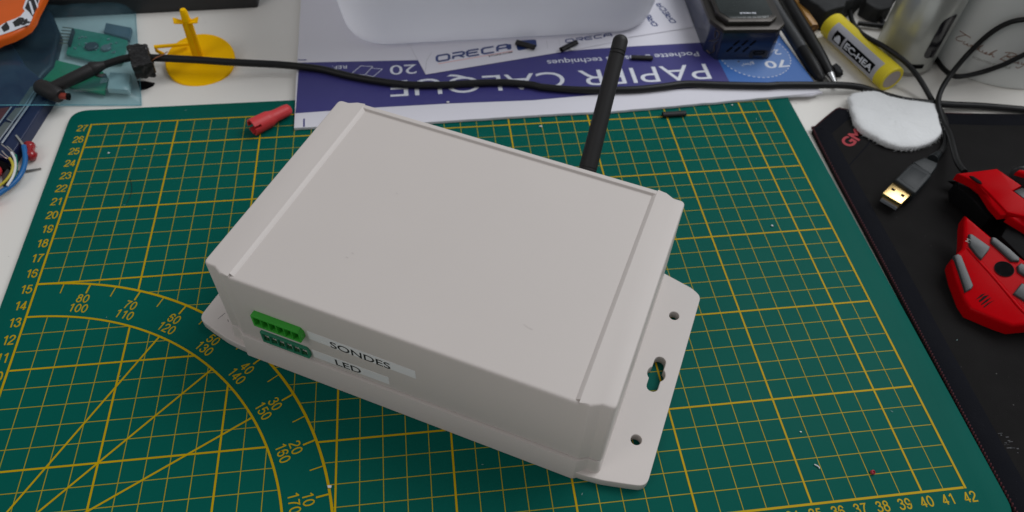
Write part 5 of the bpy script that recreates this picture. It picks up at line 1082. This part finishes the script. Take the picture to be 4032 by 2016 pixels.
for lab_, q, rr_ in (('large red tool handle end at the left edge above the wires', [(-3.87,22.61,0.50),(-4.32,23.13,0.50),(-5.27,24.37,0.50)], .42), ('small red tool handle end at the left edge below the wires', [(-3.47,21.10,0.20),(-3.84,21.02,0.20),(-4.45,20.77,0.20)], .30)):
    t = thing('tool_handle', lab_, 'tool handle', (q[0][0], q[0][1], DZ), group='red tool handles at the left edge'); mb = MB(); P_ = smooth_path(q, .15); mb.tube(P_, rr_, 16, r_of=lambda s, R_0=rr_: R_0 * min(1, .55 + 3 * s)); mb.build('grip', REDP, t, smooth=70)
jk = MB(); jk.plate3([(-4.44,24.18,0.30),(-3.78,23.79,0.30),(-3.44,23.35,0.30),(-3.59,23.11,0.30),(-4.24,23.50,0.30)], .4, .06); o = jk.build('plug_housing', BLACKP, loc=(-4.42,24.30,-0.30)); meta(o, 'small black plug housing among the coloured wires', 'plug')
bs = MB(); bs.plate3([(-3.65,22.69,0.40),(-3.51,23.17,0.40),(-3.30,22.99,0.40),(-3.33,22.35,0.40),(-3.42,21.88,0.40)], .3, .05); o = bs.build('connector_piece', mat('dark_grey_plastic', (.03, .03, .03), .4), loc=(-3.91,23.26,-0.30)); meta(o, 'dark grey connector piece under the yellow wire', 'connector')

# ================================================================== things along the far edge
kb = thing('keyboard', 'black keyboard edge along the top of the photo left of the tub', 'keyboard', (3, 41, DZ))
mb = MB(); mb.prism(rounded([(-9.0, 38.75), (8.62, 39.22), (8.62, 55), (-9.0, 55)], .25, 4), DZ + .02, 1.1, .15, seg=3); mb.build('case', KEYB, kb)
for a, c, lab_ in (([(47.74,35.97),(48.63,33.59),(49.60,34.20),(50.23,34.22),(50.61,34.75),(51.40,35.32),(52.28,35.61),(53.12,37.36),(48.20,37.66)], 1.3, 'crumpled black fabric behind the pencil and battery'), ([(52.38,35.36),(52.78,34.64),(53.20,34.27),(54.11,34.62),(55.24,35.96),(56.16,37.95),(53.86,38.09)], .9, 'black fabric scrap behind the silver tube')):
    mb = MB(); n = len(a); mb.prism(rounded(a, .2, 3), DZ + .01, c, .25, seg=3)
    bmesh.ops.subdivide_edges(mb.bm, edges=[e for e in mb.bm.edges if e.calc_length() > .7], cuts=2, use_grid_fill=True)
    for v in mb.bm.verts: v.co += Vector((noise.noise(v.co * .9), noise.noise(v.co * .9 + Vector((5, 0, 0))), .6 * noise.noise(v.co * .8 + Vector((0, 5, 0))))) * .22
    o = mb.build('fabric_bundle', FABRIC, loc=(a[1][0], a[1][1], DZ), smooth=60); meta(o, lab_, 'fabric')
zp = MB(); zp.plate3([(1.75,31.37,-0.22),(2.22,31.31,-0.22),(2.89,31.07,-0.22),(2.86,30.82,-0.22),(2.48,30.52,-0.22),(2.11,30.43,-0.22)], .06, .02); o = zp.build('plastic_clip', BLACKP, loc=(2.31,31.02,-0.30)); meta(o, 'thin black plastic clip on the desk sticking out from under the bag', 'plastic clip')

# heat-shrink offcuts and crumbs
def bit(label, q, r, z, wide=1.0):
    q = [Vector((p[0], p[1], z + r * .75)) for p in q]; mb = MB(); mb.tube(q, r, 12, squash=.75, caps=False)
    mb.tube(q, r * .72, 12, squash=.7, caps=False)
    n = 12; o = mb.build('tubing_offcut', RUBBER, loc=(q[0].x, q[0].y, z), smooth=50); meta(o, label, 'tubing offcut', 'black tubing offcuts'); return o
bit('short black tubing offcut lying alone on the green mat below the antenna tip', [(34.72,25.03,0.10),(36.21,25.03,0.10)], .20, .01)
bit('short black tubing offcut on the navy band between the small and large lettering', [(33.96,30.71,0.30),(35.36,30.53,0.30)], .19, PT + .015)
bit('black tubing offcut slanting on the white sheet left of the antenna tip', [(29.32,31.81,0.40),(30.51,32.58,0.40)], .20, PT + .06)
bit('black tubing offcut lying on the blue logo at the edge of the tub', [(26.40,32.84,0.40),(27.56,32.17,0.40)], .22, PT + .06)
cr = MB(); cr.plate3([(47.76,29.32,0.15),(48.06,29.39,0.15),(48.17,28.99,0.15),(48.18,28.46,0.15),(48.05,28.32,0.15),(47.78,28.34,0.15),(47.65,28.68,0.15),(47.60,28.98,0.15)], .42, .1, seg=3)
for _ in range(3): bmesh.ops.subdivide_edges(cr.bm, edges=[e for e in cr.bm.edges if e.calc_length() > .15], cuts=1); bmesh.ops.triangulate(cr.bm, faces=[f for f in cr.bm.faces if len(f.verts) > 4])
for v in cr.bm.verts: v.co += Vector((noise.noise(v.co * 5), noise.noise(v.co * 5 + Vector((3, 0, 0))), .6 * noise.noise(v.co * 5 + Vector((0, 3, 0))))) * .10
o = cr.build('rubber_crumb', FABRIC, loc=(48.30,29.34,-0.30)); meta(o, 'crumpled black rubber crumb on the desk left of the yellow battery', 'rubber crumb')
bd_ = MB(); bd_.lathe([(0, 0), (.07, 0), (.10, .03), (.10, .12), (.06, .16), (.05, .10), (0, .10)], (38.17,1.08,0.01), (0.25, -.3, 1), 16); o = bd_.build('red_bead', mat('pinkish_red', (.42, .03, .05), .4), loc=(38.18,1.09,0.00)); meta(o, 'tiny red plastic bead on the mat in the lower right corner', 'bead')
ws = MB(); ws.tube(smooth_path([(35.75,1.69,0.05),(35.84,1.63,0.05),(35.91,1.55,0.05),(35.91,1.48,0.05)], .04), .028, 8); o = ws.build('wire_snippet', WWHITE, loc=(35.86,1.64,0.00)); meta(o, 'tiny curved white wire snippet on the mat left of the red bead', 'wire snippet')
def crumb(label, p, s, m=None):
    mb = MB(); mb.box((p[0], p[1], p[2] + s * .3), (s, s * .7, s * .5), s * .12)
    for v in mb.bm.verts: v.co += Vector((noise.noise(v.co * 9), noise.noise(v.co * 9 + Vector((3, 0, 0))), 0)) * s * .4
    o = mb.build('plastic_crumb', m or WWHITE, loc=p); meta(o, label, 'crumb', 'white crumbs')
crumb('white crumb on the mat left of the antenna', (26.92,24.68,0.01), .13)
crumb('white crumb stuck on the navy print above the box corner', (21.37,27.15,0.21), .16)
crumb('white crumb beside the slanting tubing offcut', (30.11,31.91,0.24), .22)
crumb('white crumb on the protractor arc below the box', (14.75,2.91,0.01), .14)
crumb('shiny white crumb at the foot of the dark blue device', (41.21,29.87,0.21), .16, STEEL)
crumb('white crumb near the upper left grid corner of the mat', (1.54,24.40,0.01), .10)

crumb('white lint fleck on the mat right of the hole in the box flange', (39.51,25.75,0.01), .10)
crumb('white fleck on the mat behind the upper right corner of the box', (38.61,15.45,0.01), .13)
crumb('small white fleck low on the mat right of the flange', (35.71,3.27,0.01), .08)
hr = MB(); hr.tube(smooth_path([(3.09,22.21,0.02),(3.32,21.59,0.02),(3.39,20.91,0.02),(3.28,20.26,0.02)], .1), .012, 5); o = hr.build('hair', FABRIC, loc=(3.29,21.28,0.00)); meta(o, 'single dark hair lying on the left part of the mat', 'hair')
mb = MB()
for q in ([(9.30,11.67),(9.41,11.80),(9.48,11.83)], [(9.44,11.81),(9.51,11.91),(9.60,11.96)], [(9.75,11.59),(9.81,11.45)]):
    for p_, r_ in zip(q, q[1:]): ribbon(mb, p_, r_, .022, .523)
mb.build('pencil_scribble', mat('pencil_grey', (.07, .07, .08), .5), box, smooth=0)
sm = MB()
for k in range(14):
    t = random.random(); c_ = Vector((44.86,2.26,0.01)).lerp(Vector((45.21,1.39,0.01)), t); sm.box((c_.x + random.uniform(-.2, .2), c_.y + random.uniform(-.15, .15), .012), (random.uniform(.05, .25), random.uniform(.02, .06), .01), M=None)
o = sm.build('lint_smear', mat('grey_lint', (.07, .07, .075), .9), mp); 

for q, w in (([(16.32,10.75),(16.40,10.67)], .05), ([(16.08,10.54),(16.19,10.46)], .04), ([(23.18,6.39),(23.32,6.23),(23.51,6.09)], .018), ([(18.29,14.12),(18.36,14.05)], .03)):
    mb = MB()
    for p_, r_ in zip(q, q[1:]): ribbon(mb, p_, r_, w, 5.8935)
    mb.build('scuff_mark', mat('grey_scuff', (.53, .485, .46), .6), box, smooth=0)
